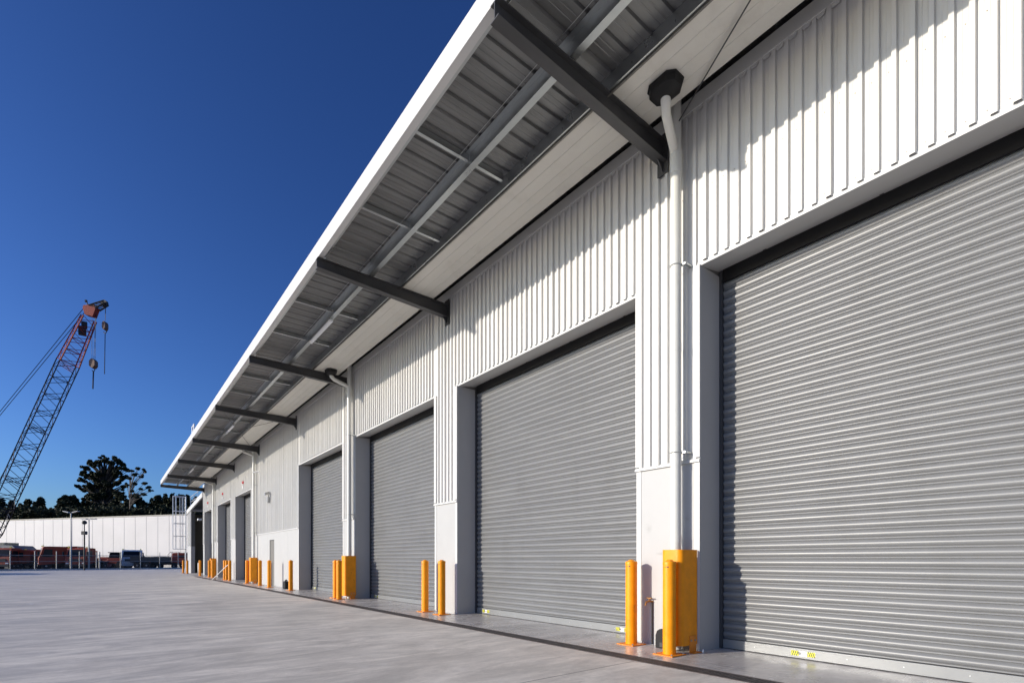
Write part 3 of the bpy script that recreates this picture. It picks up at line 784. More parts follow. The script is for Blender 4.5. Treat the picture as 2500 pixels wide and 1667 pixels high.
BOL = [
 (5.76, 4.60, "yellow bollard just left of the nearest white pillar, below the downpipe"),
 (5.50, 3.80, "nearest yellow bollard, in front of the yellow pipe guard by the largest door"),
 (5.70, 10.44, "left bollard of the pair before the second nearest pillar, overlapping a roller door"),
 (5.68, 9.66, "right bollard of the pair, in front of the bare white second pillar"),
 (5.58, 15.98, "half hidden bollard left of the second nearest yellow pipe guard"),
 (5.45, 15.30, "front bollard standing close before the second yellow pipe guard"),
 (5.58, 20.98, "bollard beside the black jerrycan, right end of the personnel door wall"),
 (5.48, 23.93, "bollard in front of the grey personnel door"),
 (5.54, 25.93, "bollard between the personnel door and the third nearest pipe guard"),
 (5.54, 28.75, "bollard partly hidden behind the third yellow pipe guard"),
 (5.53, 34.38, "left bollard of the far pair, behind the leaning white stick"),
 (5.53, 33.37, "bollard with a thin white stick leaning against it"),
 (5.51, 34.95, "mostly hidden sliver of a bollard left of the leaning white stick"),
 (5.51, 40.92, "bollard at the left edge of the farthest pipe guard"),
 (5.53, 39.53, "bollard overlapping the front of the farthest pipe guard"),
 (5.41, 44.65, "lone bollard before the dark shed opening at the end of the warehouse"),
 (5.50, 53.28, "bollard touching the white post of the open shed"),
 (5.36, 55.04, "farthest bollard, below the caged ladder"),
]
b0 = make_bollard()
for i, (x_, y_, lab) in enumerate(BOL):
    o = b0 if i == 0 else copy_tree(b0)
    o.location = (x_, y_, 0)
    o.rotation_euler = (0, 0, R_(90) * (0 if i < 2 else (i * 7) % 4) * 0 + R_(random.uniform(-1.5, 1.5)))
    tag(o, lab, "bollard", "yellow bollards protecting the door piers")
gb = empty("steel_post", (6.35, 53.2, 0)); tag(gb, "short bare grey steel post just inside the dark shed opening", "post")
mb = MB(); mb.lathe([(.075, 0), (.075, .95), (.06, .97)], n=16); mb.build("post", M_FPIPE, gb)
mb = MB(); mb.box(-.12, .12, -.12, .12, .0045, .015); mb.build("base_plate", M_FPIPE, gb)

# pipe guards
def make_guard():
    r = empty("pipe_guard")
    w0, w1, x0, x1, rad, t = -.16, .15, -.22, .13, .075, .007
    def path(off):
        pts = [(x1, w0 + off)]
        for k in range(9):
            a = R_(270 - 90 * k / 8); pts.append((x0 + rad + (rad - off) * math.cos(a), w0 + rad + (rad - off) * math.sin(a)))
        for k in range(9):
            a = R_(180 - 90 * k / 8); pts.append((x0 + rad + (rad - off) * math.cos(a), w1 - rad + (rad - off) * math.sin(a)))
        pts.append((x1, w1 - off)); return pts
    poly = path(0) + path(t)[::-1]
    mb = MB(); mb.prism(poly, 'z', .10, 1.315, True); mb.build("guard_shell", M_YEL, r)
    for (ya_, yb_) in ((w0 - .002, w0 - .008), (w1 + .002, w1 + .008)):
        mb = MB(); mb.box(-.05, .10, min(ya_, yb_), max(ya_, yb_), .012, .22); mb.box(-.06, .11, min(ya_, yb_) - (.07 if ya_ < 0 else 0), max(ya_, yb_) + (.07 if ya_ > 0 else 0), .0045, .014)
        f = mb.build("foot", M_YELD, r)
        mb = MB()
        s_ = -1 if ya_ < 0 else 1
        for xx in (-.02, .07): mb = MB(); mb.box(xx - .011, xx + .011, ya_ + s_ * .006, ya_ + s_ * .016, .15, .172); mb.build("bolt", M_BOLT, f)
    return r
g0 = make_guard()
GL = ["tall yellow folded steel guard round the foot of the nearest downpipe", "yellow steel pipe guard between the third and fourth nearest roller doors",
      "yellow steel pipe guard left of the personnel door wall", "farthest yellow steel pipe guard, hidden behind two bollards"]
for i, py in enumerate(PIPES):
    o = g0 if i == 0 else copy_tree(g0)
    o.location = (5.84, py - (.06 if i == 0 else .02), 0); tag(o, GL[i], "pipe guard", "yellow guards round the downpipes")

# ================================================================== small things on the wall and ground
def batten(y0, y1, lab):
    r = empty("batten_light", (4.155, (y0 + y1) / 2, 6.86)); h = (y1 - y0) / 2
    mb = MB(); mb.box(-.035, .035, -h, h, .012, .038); mb.build("housing", M_GALV, r)
    mb = MB(); mb.prism([(-.045, .0115), (.045, .0115), (.040, -.022), (.022, -.036), (-.022, -.036), (-.040, -.022)], 'y', -h + .01, h - .01); mb.build("diffuser", M_LAMP, r)
    tag(r, lab, "light", "batten lights under the canopy")
batten(12.15, 13.75, "nearest white batten light under the canopy, between the second and third dark beams")
batten(24.2, 25.9, "middle white batten light under the canopy beside crossed bracing rods")
batten(37.2, 38.9, "farthest white batten light under the canopy near its end")
for i, (y_, z_) in enumerate(((31.91, 5.54), (38.41, 5.56), (44.81, 5.53))):
    r = empty("alarm_beacon", (XW - .03, y_, z_))
    mb = MB(); mb.lathe([(.085, 0), (.085, .03), (.07, .06), (.03, .085)], n=16); mb.v = [(-z, x, y2) for x, y2, z in mb.v]; mb.build("dome", M_RED, r)
    mb = MB(); mb.box(-.05, .0, -.06, .06, -.34, -.20); mb.build("base_box", M_WHITEP, r)
    tag(r, ["nearest red wall beacon, above the door left of the third downpipe", "middle red wall beacon, over the next door along", "farthest red wall beacon, beside the last downpipe"][i], "beacon", "red beacons above the far doors")
r = empty("security_camera", (XW - .03, 28.05, 5.62)); r.scale = (.6, .6, .6); tag(r, "small white bullet camera on the ribbed wall beside the third downpipe", "camera")
mb = MB(); mb.tube([(-.05, 0, 0), (-.22, .12, .0), (-.42, .3, -.06)], [.05, .055, .06], 10); mb.build("body", M_WHITEP, r)
mb = MB(); mb.tube([(-.42, .3, -.06), (-.44, .318, -.064)], .05, 10); mb.build("lens", M_BLACK, r)
mb = MB(); mb.box(-.05, .0, -.07, .07, -.16, .10); mb.build("mount", M_WHITEP, r)
r = empty("wall_floodlight", (XW - .03, 25.9, 4.12)); r.scale = (.62, .62, .9); tag(r, "grey floodlight with sensor box high on the wall above the personnel door", "light")
mb = MB(); mb.box(-.22, -.05, -.14, .14, -.28, .02); mb.build("control_box", M_FPIPE, r, .01)
mb = MB(); mb.tube([(-.1, .0, .02), (-.12, 0, .14)], .02, 6); mb.build("arm", M_STEEL, r)
mb = MB(); mb.prism([(-.42, .10), (-.40, .22), (-.10, .30), (-.05, .18)], 'y', -.16, .16); mb.build("lamp_head", M_FPIPE, r)
mb = MB(); mb.box(-.40, -.30, -.13, .13, .09, .12); mb.build("lens", M_LAMP, r)
# tap
r = empty("hose_tap", (XW - .012, 4.455, 0)); tag(r, "old brass hose tap on a dark pipe at the foot of the nearest pillar", "tap")
mb = MB(); mb.tube([(-.02, -.05, .01), (-.02, -.05, .60)], .011, 8); mb.build("pipe", M_CHAS, r)
mb = MB(); mb.tube([(0, -.05, .60), (-.05, -.04, .61), (-.085, .0, .60), (-.095, .01, .55)], .014, 8); mb.build("spout", M_BRASS, r)
mb = MB(); mb.tube([(-.06, -.03, .61), (-.06, -.03, .65)], .008, 6); mb.box(-.075, -.045, -.075, .015, .65, .66); mb.build("handle", M_BRASS, r)
# black bait box
r = empty("bait_box", (5.88, 4.13, .005)); r.scale = (.85, .8, .98); tag(r, "black rounded bait box at the pillar foot behind the nearest bollard", "box")
mb = MB(); mb.prism([(-.12, 0), (.12, 0), (.12, .17), (.09, .235), (.04, .26), (-.04, .26), (-.09, .235), (-.12, .17)], 'x', -.10, .10); mb.build("shell", M_BLACK, r, .008)
mb = MB(); mb.box(-.108, -.101, -.03, .03, .02, .08); mb.build("entry_hole", M_INK, r)
# jerrycan
r = empty("jerrycan", (5.80, 22.45, .005)); tag(r, "black plastic jerrycan on the ground against the white wall", "jerrycan")
mb = MB(); mb.prism([(-.16, 0), (.16, 0), (.17, .03), (.17, .25), (.12, .31), (-.10, .31), (-.17, .24), (-.17, .03)], 'x', -.10, .10); mb.build("body", M_BLACK, r, .02)
mb = MB(); mb.tube([(0, -.10, .31), (0, -.07, .36), (0, .05, .37), (0, .09, .31)], .018, 8); mb.build("handle", M_BLACK, r)
mb = MB(); mb.tube([(0, .125, .30), (0, .14, .35)], .03, 10); mb.build("cap", M_BLACK, r)
# leaning stick
r = empty("leaning_stick", (5.2, 35.2, 0)); tag(r, "thin white stick leaning against a far bollard over the drain", "stick")
mb = MB(); mb.tube([(-.3, .0, .02), (.26, -1.72, .93)], .022, 8); mb.build("shaft", M_STICK, r)
mb = MB(); mb.tube([(-.42, .3, .02), (-.18, -.3, .02)], .03, 8); mb.build("foot", M_CHAS, r)
# floor bolt
r = MB(); r.lathe([(.012, .005), (.012, .045), (.009, .052)], (5.93, 3.60), 8); tag(r.build("floor_pin", M_ALU), "small metal pin standing up from the floor at the corner of the largest door", "pin")
# little valve cover beside the personnel door wall
r = MB(); r.box(5.78, 5.88, 25.0, 25.1, .005, .06); tag(r.build("door_stop", M_FPIPE, None, .01), "tiny grey door stop on the ground before the personnel door", "door stop")

# ================================================================== fence
L_ = (fenceR - fenceL).length
fe = empty("pipe_fence", fenceL.xy.to_3d()); fe.rotation_euler = (0, 0, math.atan2(fdir.y, fdir.x))
tag(fe, "galvanised pipe and chain link fence along the far edge of the yard", "fence")
px_posts = [25, 85, 138, 194, 243, 294, 343, 390, 435]
ts = []
for px in px_posts:
    # intersection of the sight line with the fence line
    t = (px - 1250) / FP; d = FWD + RGT * t
    A = np.array([[d.x, -fdir.x], [d.y, -fdir.y]]); s_, u_ = np.linalg.solve(A, np.array([fenceL.x, fenceL.y])); ts.append(u_)
ts = [ts[0] - 9, ts[0] - 6, ts[0] - 3] + ts + [ts[-1] + 2.9]
for i, u_ in enumerate(ts):
    mb = MB(); mb.tube([(u_, 0, -.05), (u_, 0, 2.25)], .045 if i != 7 else .075, 8); mb.build("post", M_FPIPE, fe)
mb = MB(); mb.tube([(ts[7] - .32, 0, -.05), (ts[7] - .32, 0, 2.25)], .045, 8); mb.build("post", M_FPIPE, fe)
for zz in (1.78, 1.05, .16):
    mb = MB(); mb.tube([(ts[0], 0, zz), (ts[-1], 0, zz)], .028, 6); mb.build("rail", M_FPIPE, fe)
mb = MB(); mb.add([(ts[0], .03, 0), (ts[-1], .03, 0), (ts[-1], .03, 1.78), (ts[0], .03, 1.78)], [(0, 1, 2, 3)]); mb.build("chain_link", M_LINK, fe)

# ================================================================== far precast wall building
wL, wR = at(-75, 1367, 93.5), at(470, 1367, 79.2)
wd = (wR - wL); wd.z = 0; LW = wd.length; wd.normalize()
fw = empty("far_warehouse", wL.xy.to_3d()); fw.rotation_euler = (0, 0, math.atan2(wd.y, wd.x))
tag(fw, "distant long white precast wall warehouse behind the parked trucks", "building")
mb = MB(); mb.box(0, LW, .01, 30, 0, 8.15); mb.build("wall", M_PWALL, fw)
mb = MB(); mb.box(-.1, LW + .1, -.03, .05, 8.16, 8.36); mb.build("parapet_cap", M_STEEL, fw)
mb = MB(); mb.add([(-.2, -.05, 8.37), (LW + .2, -.05, 8.37), (LW + .2, 15, 8.9), (-.2, 15, 8.9), (LW + .2, 30, 8.37), (-.2, 30, 8.37)], [(0, 1, 2, 3), (3, 2, 4, 5)]); mb.build("roof", M_SHEDR, fw)
mb = MB()
for px in (-52, -29.5, -6.5, 16, 38.3, 60.2, 83, 105.7, 129.3, 152, 176.9, 200.9, 225.8, 250.9, 276.4, 303, 330, 357, 385.2, 412.8, 441):
    t = (px - 1250) / FP; d = FWD + RGT * t
    A = np.array([[d.x, -wd.x], [d.y, -wd.y]]); s_, u_ = np.linalg.solve(A, np.array([wL.x, wL.y]))
    mb.box(u_ - .035, u_ + .035, .002, .012, 0, 8.15)
mb.build("panel_joint", M_JOINT, fw)

# ================================================================== vehicles beyond the fence
def wheel(mbs, r, x, y, z, rad, w):
    mb = MB(); mb.lathe([(rad * .62, -w / 2), (rad * .96, -w / 2), (rad, -w / 4), (rad, w / 4), (rad * .96, w / 2), (rad * .62, w / 2)], n=20)
    mb.v = [(x + a, y + c, z + b) for a, b, c in mb.v]; t = mb.build("wheel", M_TYRE, r)
    s_ = 1 if y > 0 else -1
    mb = MB(); mb.lathe([(rad * .60, -w / 2 - .01), (rad * .5, w / 2 * .3), (rad * .2, w / 2 + .01)], n=14)
    mb.v = [(x + a, y + s_ * c, z + b) for a, b, c in mb.v]; mb.build("rim", M_RIM, t)
def truck(px, dep, yaw, body, lab, paint=M_ORANGE, L=6.4, ch=2.9, long_cab=False, cat="truck"):
    p = at(px, 1367, dep); r = empty("parked_truck", (p.x, p.y, -.06), yaw)
    tag(r, lab, cat)
    cl_ = 3.0 if long_cab else 2.1
    x1 = L / 2; x0 = x1 - cl_
    prof_ = [(x0, .95), (x1 - .02, .62), (x1, 1.5), (x1 - .10, 1.75), (x1 - .42, ch - .12), (x1 - .60, ch - .02), (x1 - 1.1, ch), (x0 + .1, ch - .02), (x0, ch - .15)]
    mb = MB(); mb.prism(prof_, 'y', -1.2, 1.2); cab_ = mb.build("cab", paint, r, .07, 3)
    mb = MB(); mb.add([(x1 - .085, -1.02, 1.72), (x1 - .085, 1.02, 1.72), (x1 - .40, .95, ch - .22), (x1 - .40, -.95, ch - .22)], [(0, 1, 2, 3)]); mb.v = [(x + .02, y, z) for x, y, z in mb.v]; mb.build("windscreen", M_GLASS, r)
    for s_ in (-1, 1):
        mb = MB(); mb.add([(x1 - .35, s_ * 1.215, 1.68), (x1 - 1.35, s_ * 1.215, 1.62), (x1 - 1.35, s_ * 1.215, ch - .38), (x1 - .58, s_ * 1.215, ch - .36)], [(0, 1, 2, 3)]); mb.build("side_window", M_GLASS, r)
        mb = MB(); mb.box(x1 - .10, x1 + .12, s_ * 1.3, s_ * 1.42, 1.75, 2.35); mb.tube([(x1 - .2, s_ * 1.15, 2.4), (x1, s_ * 1.36, 2.3)], .02, 5); mb.build("mirror", M_CHAS, r)
        mb = MB(); mb.box(x1 - .02, x1 + .03, s_ * .75, s_ * 1.08, .78, .95); mb.build("headlight", M_LAMP, r)
        mb = MB(); mb.box(x1 - .55, x1 - .40, s_ * .95, s_ * 1.1, ch, ch + .12); mb.build("roof_marker", M_LYEL, r)
    mb = MB(); mb.box(x1 - .05, x1 + .08, -1.18, 1.18, .42, .72); mb.build("bumper", M_TWHITE if paint is M_TWHITE else M_CHAS, r, .03)
    mb = MB(); mb.box(x1 + .005, x1 + .02, -.8, .8, 1.05, 1.42); mb.build("grille", M_CHAS, r)
    mb = MB(); mb.box(-L / 2, x1 - .3, -.45, .45, .60, .9); mb.build("chassis", M_CHAS, r)
    mb = MB(); mb.tube([(x0 - .12, -.95, .9), (x0 - .12, -.95, ch + .1)], .07, 8); mb.build("exhaust_stack", M_RIM, r)
    for s_ in (-1, 1):
        wheel(None, r, x1 - .75, s_ * 1.02, .5, .5, .3); wheel(None, r, -L / 2 + .9, s_ * 1.0, .5, .5, .45)
        if L > 6.8: wheel(None, r, -L / 2 + 2.05, s_ * 1.0, .5, .5, .45)
    bx0, bx1 = -L / 2, x0 - .25
    if body == 'flat':
        mb = MB(); mb.box(bx0, bx1, -1.22, 1.22, .95, 1.12); mb.build("deck", M_TDARK, r)
        mb = MB(); mb.box(bx1 - .08, bx1, -1.2, 1.2, 1.12, 2.5); mb.build("headboard", paint, r)
    elif body == 'hopper':
        mb = MB(); mb.prism([(bx0 + .3, 1.0), (bx1 - .2, 1.0), (bx1, 2.0), (bx1 - .3, ch + .05), (bx0 + 1.6, 2.4), (bx0, 2.0)], 'y', -1.15, 1.15); mb.build("hopper", paint, r, .03)
    elif body == 'tank':
        mb = MB(); mb.tube([(bx0, 0, 1.95), (bx0 + .12, 0, 1.95), (bx1 - .12, 0, 1.95), (bx1, 0, 1.95)], [.7, 1.0, 1.0, .7], 20); mb.build("tank", paint, r)
    elif body == 'box':
        mb = MB(); mb.box(bx0, bx1, -1.25, 1.25, 1.0, 3.35); mb.build("cargo_box", M_TWHITE, r, .03)
    elif body == 'tray':
        mb = MB(); mb.box(bx0, bx1, -1.22, 1.22, .95, 1.05); mb.box(bx0, bx1, -1.25, -1.2, 1.05, 1.75); mb.box(bx0, bx1, 1.2, 1.25, 1.05, 1.75); mb.box(bx0, bx0 + .05, -1.2, 1.2, 1.05, 1.75); mb.build("tray", M_TDARK, r)
    return r
vd = -TH            # yaw that makes local +X point to the camera's right
LEFT = math.pi - TH  # facing left across the view
truck(34, 66.5, LEFT + 1.75, 'flat', "orange truck at the left edge behind the fence, cab turned left", ch=2.80, L=5.0)
truck(104, 67.5, LEFT + .30, 'hopper', "orange hopper truck with sloping body, second from the left behind the fence", ch=2.60, L=5.6)
truck(160, 67.5, LEFT + .80, 'flat', "largest orange truck with big dark side window behind the fence", ch=3.02, L=5.4, long_cab=True)
truck(214, 68.5, LEFT + 1.75, 'flat', "orange truck beside the black mast, right of the largest orange one", ch=2.85, L=5.0)
truck(324, 75.5, LEFT + 2.15, 'flat', "small white truck facing the camera behind the fence", M_TWHITE, L=4.2, ch=2.75)
# the lower machines
def loader(px, dep, yaw, lab, dark=False):
    p = at(px, 1367, dep); r = empty("wheel_loader", (p.x, p.y, -.06), yaw); tag(r, lab, "loader")
    pt = M_ORANGE
    mb = MB(); mb.prism([(-2.3, .7), (.3, .7), (.5, 1.2), (.2, 1.5), (-1.9, 1.6), (-2.3, 1.3)], 'y', -.8, .8); mb.build("body", pt, r, .05)
    mb = MB(); mb.prism([(-.9, 1.5), (.3, 1.5), (.15, 2.3), (-.8, 2.3)], 'y', -.6, .6); mb.build("cab", M_GLASS, r, .03)
    mb = MB(); mb.box(-.95, .3, -.7, .7, 2.3, 2.4); mb.build("cab_roof", M_CHAS, r)
    for s_ in (-.6, .6): mb = MB(); mb.bar((.4, s_, 1.35), (1.6, s_, 1.45), .16); mb.bar((1.6, s_, 1.45), (2.5, s_, .7), .16); mb.build("lift_arm", pt, r)
    mb = MB(); mb.prism([(2.4, .25), (3.2, .2), (3.3, .3), (2.6, .5), (2.45, 1.2), (2.3, 1.2)], 'y', -1.1, 1.1); mb.build("bucket", M_CHAS, r)
    for s_ in (-1, 1):
        wheel(None, r, -1.5, s_ * .95, .6, .6, .4); wheel(None, r, .9, s_ * .95, .6, .6, .4)
    mb = MB(); mb.tube([(-1.5, .3, 1.6), (-1.5, .3, 2.25)], .06, 6); mb.build("exhaust", M_CHAS, r)
loader(276, 74.0, LEFT + .2, "low orange wheel loader between the fence gate post and the white truck")
truck(398, 75.2, vd + .25, 'tray', "dark low truck with orange cab near the caged ladder", ch=2.35, L=7.4)
def trailer(px, dep, yaw, L, h, lab):
    p = at(px, 1367, dep); r = empty("equipment_trailer", (p.x, p.y, -.06), yaw); tag(r, lab, "trailer")
    mb = MB(); mb.box(-L / 2, L / 2, -1.1, 1.1, .55, .8); mb.build("deck", M_CHAS, r)
    for k in range(3):
        x_ = -L / 2 + .5 + k * (L - 1) / 3
        mb = MB(); mb.prism([(x_, .8), (x_ + L / 4, .8), (x_ + L / 4, .8 + h * (.6 + .2 * k)), (x_ + .2, .8 + h * (.7 + .15 * k))], 'y', -.9, .9); mb.build("load", [M_TDARK, M_ORANGE, M_SHED][k], r, .03)
    for s_ in (-1, 1): wheel(None, r, -.5, s_ * .95, .42, .42, .3); wheel(None, r, .6, s_ * .95, .42, .42, .3)
trailer(70, 70.5, vd - .1, 5.0, 1.3, "dark loaded trailer between the two leftmost orange trucks")
trailer(262, 77.0, vd + .1, 5.5, 1.1, "dark loaded trailer behind the low orange wheel loader")
trailer(372, 77.6, vd, 5.0, 1.0, "dark loaded trailer right of the white truck")
p = at(190, 1367, 69); r = empty("orange_excavator", (p.x, p.y, -.06), LEFT + .4); tag(r, "orange excavator body rising behind the largest orange truck", "excavator")
mb = MB(); mb.prism([(-1.4, 1.0), (1.3, 1.0), (1.4, 1.8), (.9, 3.05), (-.3, 3.1), (-.5, 2.2), (-1.4, 2.1)], 'y', -1.2, 1.2); mb.build("house", M_ORANGE, r, .06)
mb = MB(); mb.prism([(.35, 1.9), (1.2, 1.9), (.85, 2.85), (.1, 2.9)], 'y', -1.215, 1.215); mb.build("cab_window", M_GLASS, r)
for s_ in (-1, 1): mb = MB(); mb.box(-1.8, 1.8, s_ * 1.0 - .25, s_ * 1.0 + .25, 0, .85); mb.build("track", M_TYRE, r, .15)
# roll bar frame
p = at(436, 1367, 76); r = empty("roll_bar_trailer", (p.x, p.y, -.06), vd); tag(r, "dark trailer with curved pipe hoop beside the ladder foot", "trailer")
mb = MB(); mb.box(-1.6, 1.6, -.9, .9, .6, 1.3); mb.build("bed", M_TDARK, r)
mb = MB(); mb.tube([(-1.0, -.9, 1.3), (-1.0, -.9, 2.1), (-.6, -.9, 2.45), (.6, -.9, 2.45), (1.0, -.9, 2.2), (1.1, -.9, 1.3)], .05, 6); mb.build("hoop", M_FPIPE, r)
wheel(None, r, 0, -.95, .4, .42, .25); wheel(None, r, 0, .95, .4, .42, .25)
# gas bottles standing by the white truck
for i, (px, h_) in enumerate(((350, 2.15), (357, 1.75))):
    p = at(px, 1367, 74); r = MB(); r.lathe([(.16, 0), (.2, .1), (.2, h_ - .5), (.12, h_ - .25), (.06, h_ - .15), (.06, h_)], (0, 0), 12)
    o = r.build("tall_cylinder", M_CHAS); o.location = (p.x, p.y, -.06)
    tag(o, ["taller dark cylinder standing right of the white truck", "shorter dark cylinder right of the taller one, behind the fence"][i], "cylinder")
# grey container and blue-grey roofed shed on the left
p = at(14, 1367, 84); r = empty("storage_container", (p.x, p.y, -.06), vd); tag(r, "grey green storage container behind the trucks at the left edge", "container")
mb = MB(); mb.box(-1.3, 1.0, -1.2, 1.2, 0, 4.1); mb.build("body", M_SHED, r)
mb = MB()
for k in range(7): mb.box(-1.25 + k * .33, -1.12 + k * .33, -1.23, -1.2, .1, 4.0)
mb.build("corrugation", M_SHED, r)
p = at(55, 1367, 80); r = empty("site_shed", (p.x, p.y, -.06), vd); tag(r, "blue grey roofed shed behind the orange trucks at the left", "shed")
mb = MB(); mb.box(-1.6, 1.5, -1.5, 1.5, 0, 2.4); mb.build("wall", M_TDARK, r)
mb = MB(); mb.prism([(-1.8, 2.4), (1.7, 2.0), (1.7, 2.1), (.0, 3.5), (-1.8, 3.55)], 'y', -1.7, 1.7); mb.build("roof", M_SHEDR, r)
# unseen box truck, added off-frame to throw a shadow into the yard
p = (-15.5, 65.5); r = truck(0, 60, 0, 'box', "unseen white box truck added beyond the left edge to shadow the yard", M_TWHITE, L=7.4)
r.location = (-16.8, 65.2, 0); r.rotation_euler = (0, 0, R_(80))

# lamp posts and mast
def lamp(px, ytop, dep, lab, two):
    p = at(px, ytop, dep); r = empty("lamp_post", (p.x, p.y, -.06), vd); H_ = p.z
    mb = MB(); mb.tube([(0, 0, 0), (0, 0, H_)], [.11, .06], 8); mb.build("pole", M_FPIPE, r)
    for s_ in ((-1, 1) if two else (-1, 1)):
        mb = MB(); mb.tube([(0, 0, H_ - .05), (s_ * .3, 0, H_ + .02)], .035, 6)
        mb.prism([(s_ * .25, H_ - .03), (s_ * .95, H_ + (.16 if two else .02)), (s_ * .95, H_ + (.24 if two else .10)), (s_ * .25, H_ + .10)], 'y', -.18, .18); mb.build("lamp_head", M_FPIPE, r)
    tag(r, lab, "lamp post", "lamp posts in front of the far white wall")
lamp(173.3, 1250, 65.2, "taller pale lamp post with two upswept heads before the white wall", True)
lamp(217, 1266, 66.5, "shorter lamp post with flat twin heads right of the black mast", False)
p = at(206, 1367, 60.2); r = empty("camera_mast", (p.x, p.y, -.06), vd); tag(r, "slim black mast with a domed head and a mid-height box at the fence", "mast")
mb = MB(); mb.tube([(0, 0, 0), (0, 0, 4.3)], .075, 8); mb.tube([(0, 0, 4.3), (0, 0, 5.7)], .05, 8); mb.build("pole", M_CHAS, r)
mb = MB(); mb.lathe([(.1, 5.45), (.24, 5.55), (.26, 5.72), (.16, 5.88), (.04, 5.92)], n=12); mb.build("dome_head", M_CHAS, r)
mb = MB(); mb.box(-.24, .24, -.2, .2, 4.25, 4.65); mb.build("control_box", M_CHAS, r, .04)

# ================================================================== crane
DC = 66.0
foot = at(-48, 1350, DC + 1); tip = at(221, 768, DC); knee = foot + (tip - foot) * 0.80
cr = empty("crawler_crane", (foot.x, foot.y, -.06))
tag(cr, "tall lattice boom crane with orange tip and two hook blocks against the blue sky", "crane")
def CP(mb, name, m, parent=None):
    mb.v = [(x - foot.x, y - foot.y, z + .06) for x, y, z in mb.v]
    return mb.build(name, m, cr if parent is None else parent)
VDIR = Vector((foot.x + tip.x, foot.y + tip.y, 0)).normalized(); VDIR.rotate(Matrix.Rotation(R_(14), 4, 'Z'))
def lattice(A, B, w0, w1, h0, h1, n, cr_=.075, lc=.036):
    mb = MB(); d = (B - A).normalized(); side = VDIR.cross(d).normalized(); dep = d.cross(side).normalized()
    def c(i, a, b):
        t = i / n; w = w0 + (w1 - w0) * t; h = h0 + (h1 - h0) * t
        return A + (B - A) * t + side * (a * w / 2) + dep * (b * h / 2)
    cs = [(-1, -1), (1, -1), (1, 1), (-1, 1)]
    for a, b in cs: mb.bar(c(0, a, b), c(n, a, b), cr_)
    for i in range(n):
        for k in range(4):
            p0, p1 = cs[k], cs[(k + 1) % 4]
            if (i + k) % 2: p0, p1 = p1, p0
            mb.bar(c(i, *p0), c(i + 1, *p1), lc)
            if i % 2 == 0: mb.bar(c(i, *p0), c(i, *p1), lc)
    return mb
sec = lattice(foot + (tip - foot) * .10, knee, 2.0, 2.0, 1.9, 1.9, 20, .12, .055)
CP(sec, "boom_section", M_BOOM)
CP(lattice(foot, foot + (tip - foot) * .10, .7, 2.0, 1.2, 1.9, 3, .12, .055), "boom_foot", M_BOOM)
CP(lattice(knee, tip - (tip - foot).normalized() * .5, 1.95, 1.4, 1.9, 1.2, 8, .12, .055), "boom_tip", M_BOOMO)
bd = (tip - foot).normalized(); bs = FWD.cross(bd).normalized()
if bs.dot(RGT) < 0: bs = -bs
# rungs platform and winch inside the tip
q = at(201, 800, DC); mb = MB(); mb.box(q.x - .4, q.x + .4, q.y - .4, q.y + .4, q.z - .9, q.z + .1); mb.box(q.x - .1, q.x + .5, q.y - .35, q.y + .35, q.z + .1, q.z + .75); CP(mb, "sheave_pack", M_CHAS)
for f in (.78, .52, .30):
    q = foot + (tip - foot) * f
    for k in range(3): mb = MB(); mb.bar(q - bs * 1.0 + bd * k * .25, q + bs * 1.0 + bd * (k * .25 - .2), .06); CP(mb, "splice_plate", M_BOOM if f < .7 else M_BOOMO)
# head
mb = MB()
hp = [at(212, 770, DC), at(231, 775, DC), at(239, 754, DC), at(232, 746, DC), at(209, 748, DC), at(207, 754, DC)]
vs = [p_ - FWD * .35 for p_ in hp] + [p_ + FWD * .35 for p_ in hp]; n6 = 6
mb.add(vs, [tuple(range(6)), tuple(range(6, 12))[::-1]] + [(i, (i + 1) % 6, (i + 1) % 6 + 6, i + 6) for i in range(6)]); CP(mb, "boom_head", M_BOOMO)
mb = MB(); a_, b_ = at(222, 748, DC), at(258, 737, DC); a2, b2 = at(238, 756, DC), at(260, 742, DC)
for o_ in (-.35, .35):
    mb.bar(a_ + FWD * o_, b_ + FWD * o_, .16); mb.bar(a2 + FWD * o_, b2 + FWD * o_, .16)
    for k in range(5):
        t = k / 5; mb.bar(a_ + (b_ - a_) * t + FWD * o_, a2 + (b2 - a2) * min(1, t + .2) + FWD * o_, .09)
CP(mb, "jib", M_CHAS)
mb = MB(); c0 = at(255, 741, DC)
ring = [c0 + (RGT * math.cos(t) + Vector((0, 0, 1)) * math.sin(t)) * .42 for t in [k * math.pi / 8 for k in range(16)]]
mb.add([p_ - FWD * .15 for p_ in ring] + [p_ + FWD * .15 for p_ in ring], [tuple(range(16)), tuple(range(16, 32))[::-1]] + [(i, (i + 1) % 16, (i + 1) % 16 + 16, i + 16) for i in range(16)]); CP(mb, "sheave", M_CHAS)
mb = MB(); mb.bar(at(218, 750, DC), at(210.5, 735.5, DC), .10); mb.tube([at(210.5, 737, DC), at(210, 733, DC)], .16, 6); CP(mb, "anemometer", M_CHAS)
def rope(a, b, nm="hoist_rope", r_=.022):
    mb = MB(); mb.tube([a, b], r_, 4, False); CP(mb, nm, M_ROPE)
rope(at(224.5, 778, DC), at(224.5, 882, DC)); rope(at(233.5, 764, DC), at(229, 876, DC)); rope(at(234.5, 764, DC), at(232, 880, DC)); rope(at(258.5, 745, DC), at(257, 784, DC)); rope(at(257, 745, DC), at(257, 784, DC))
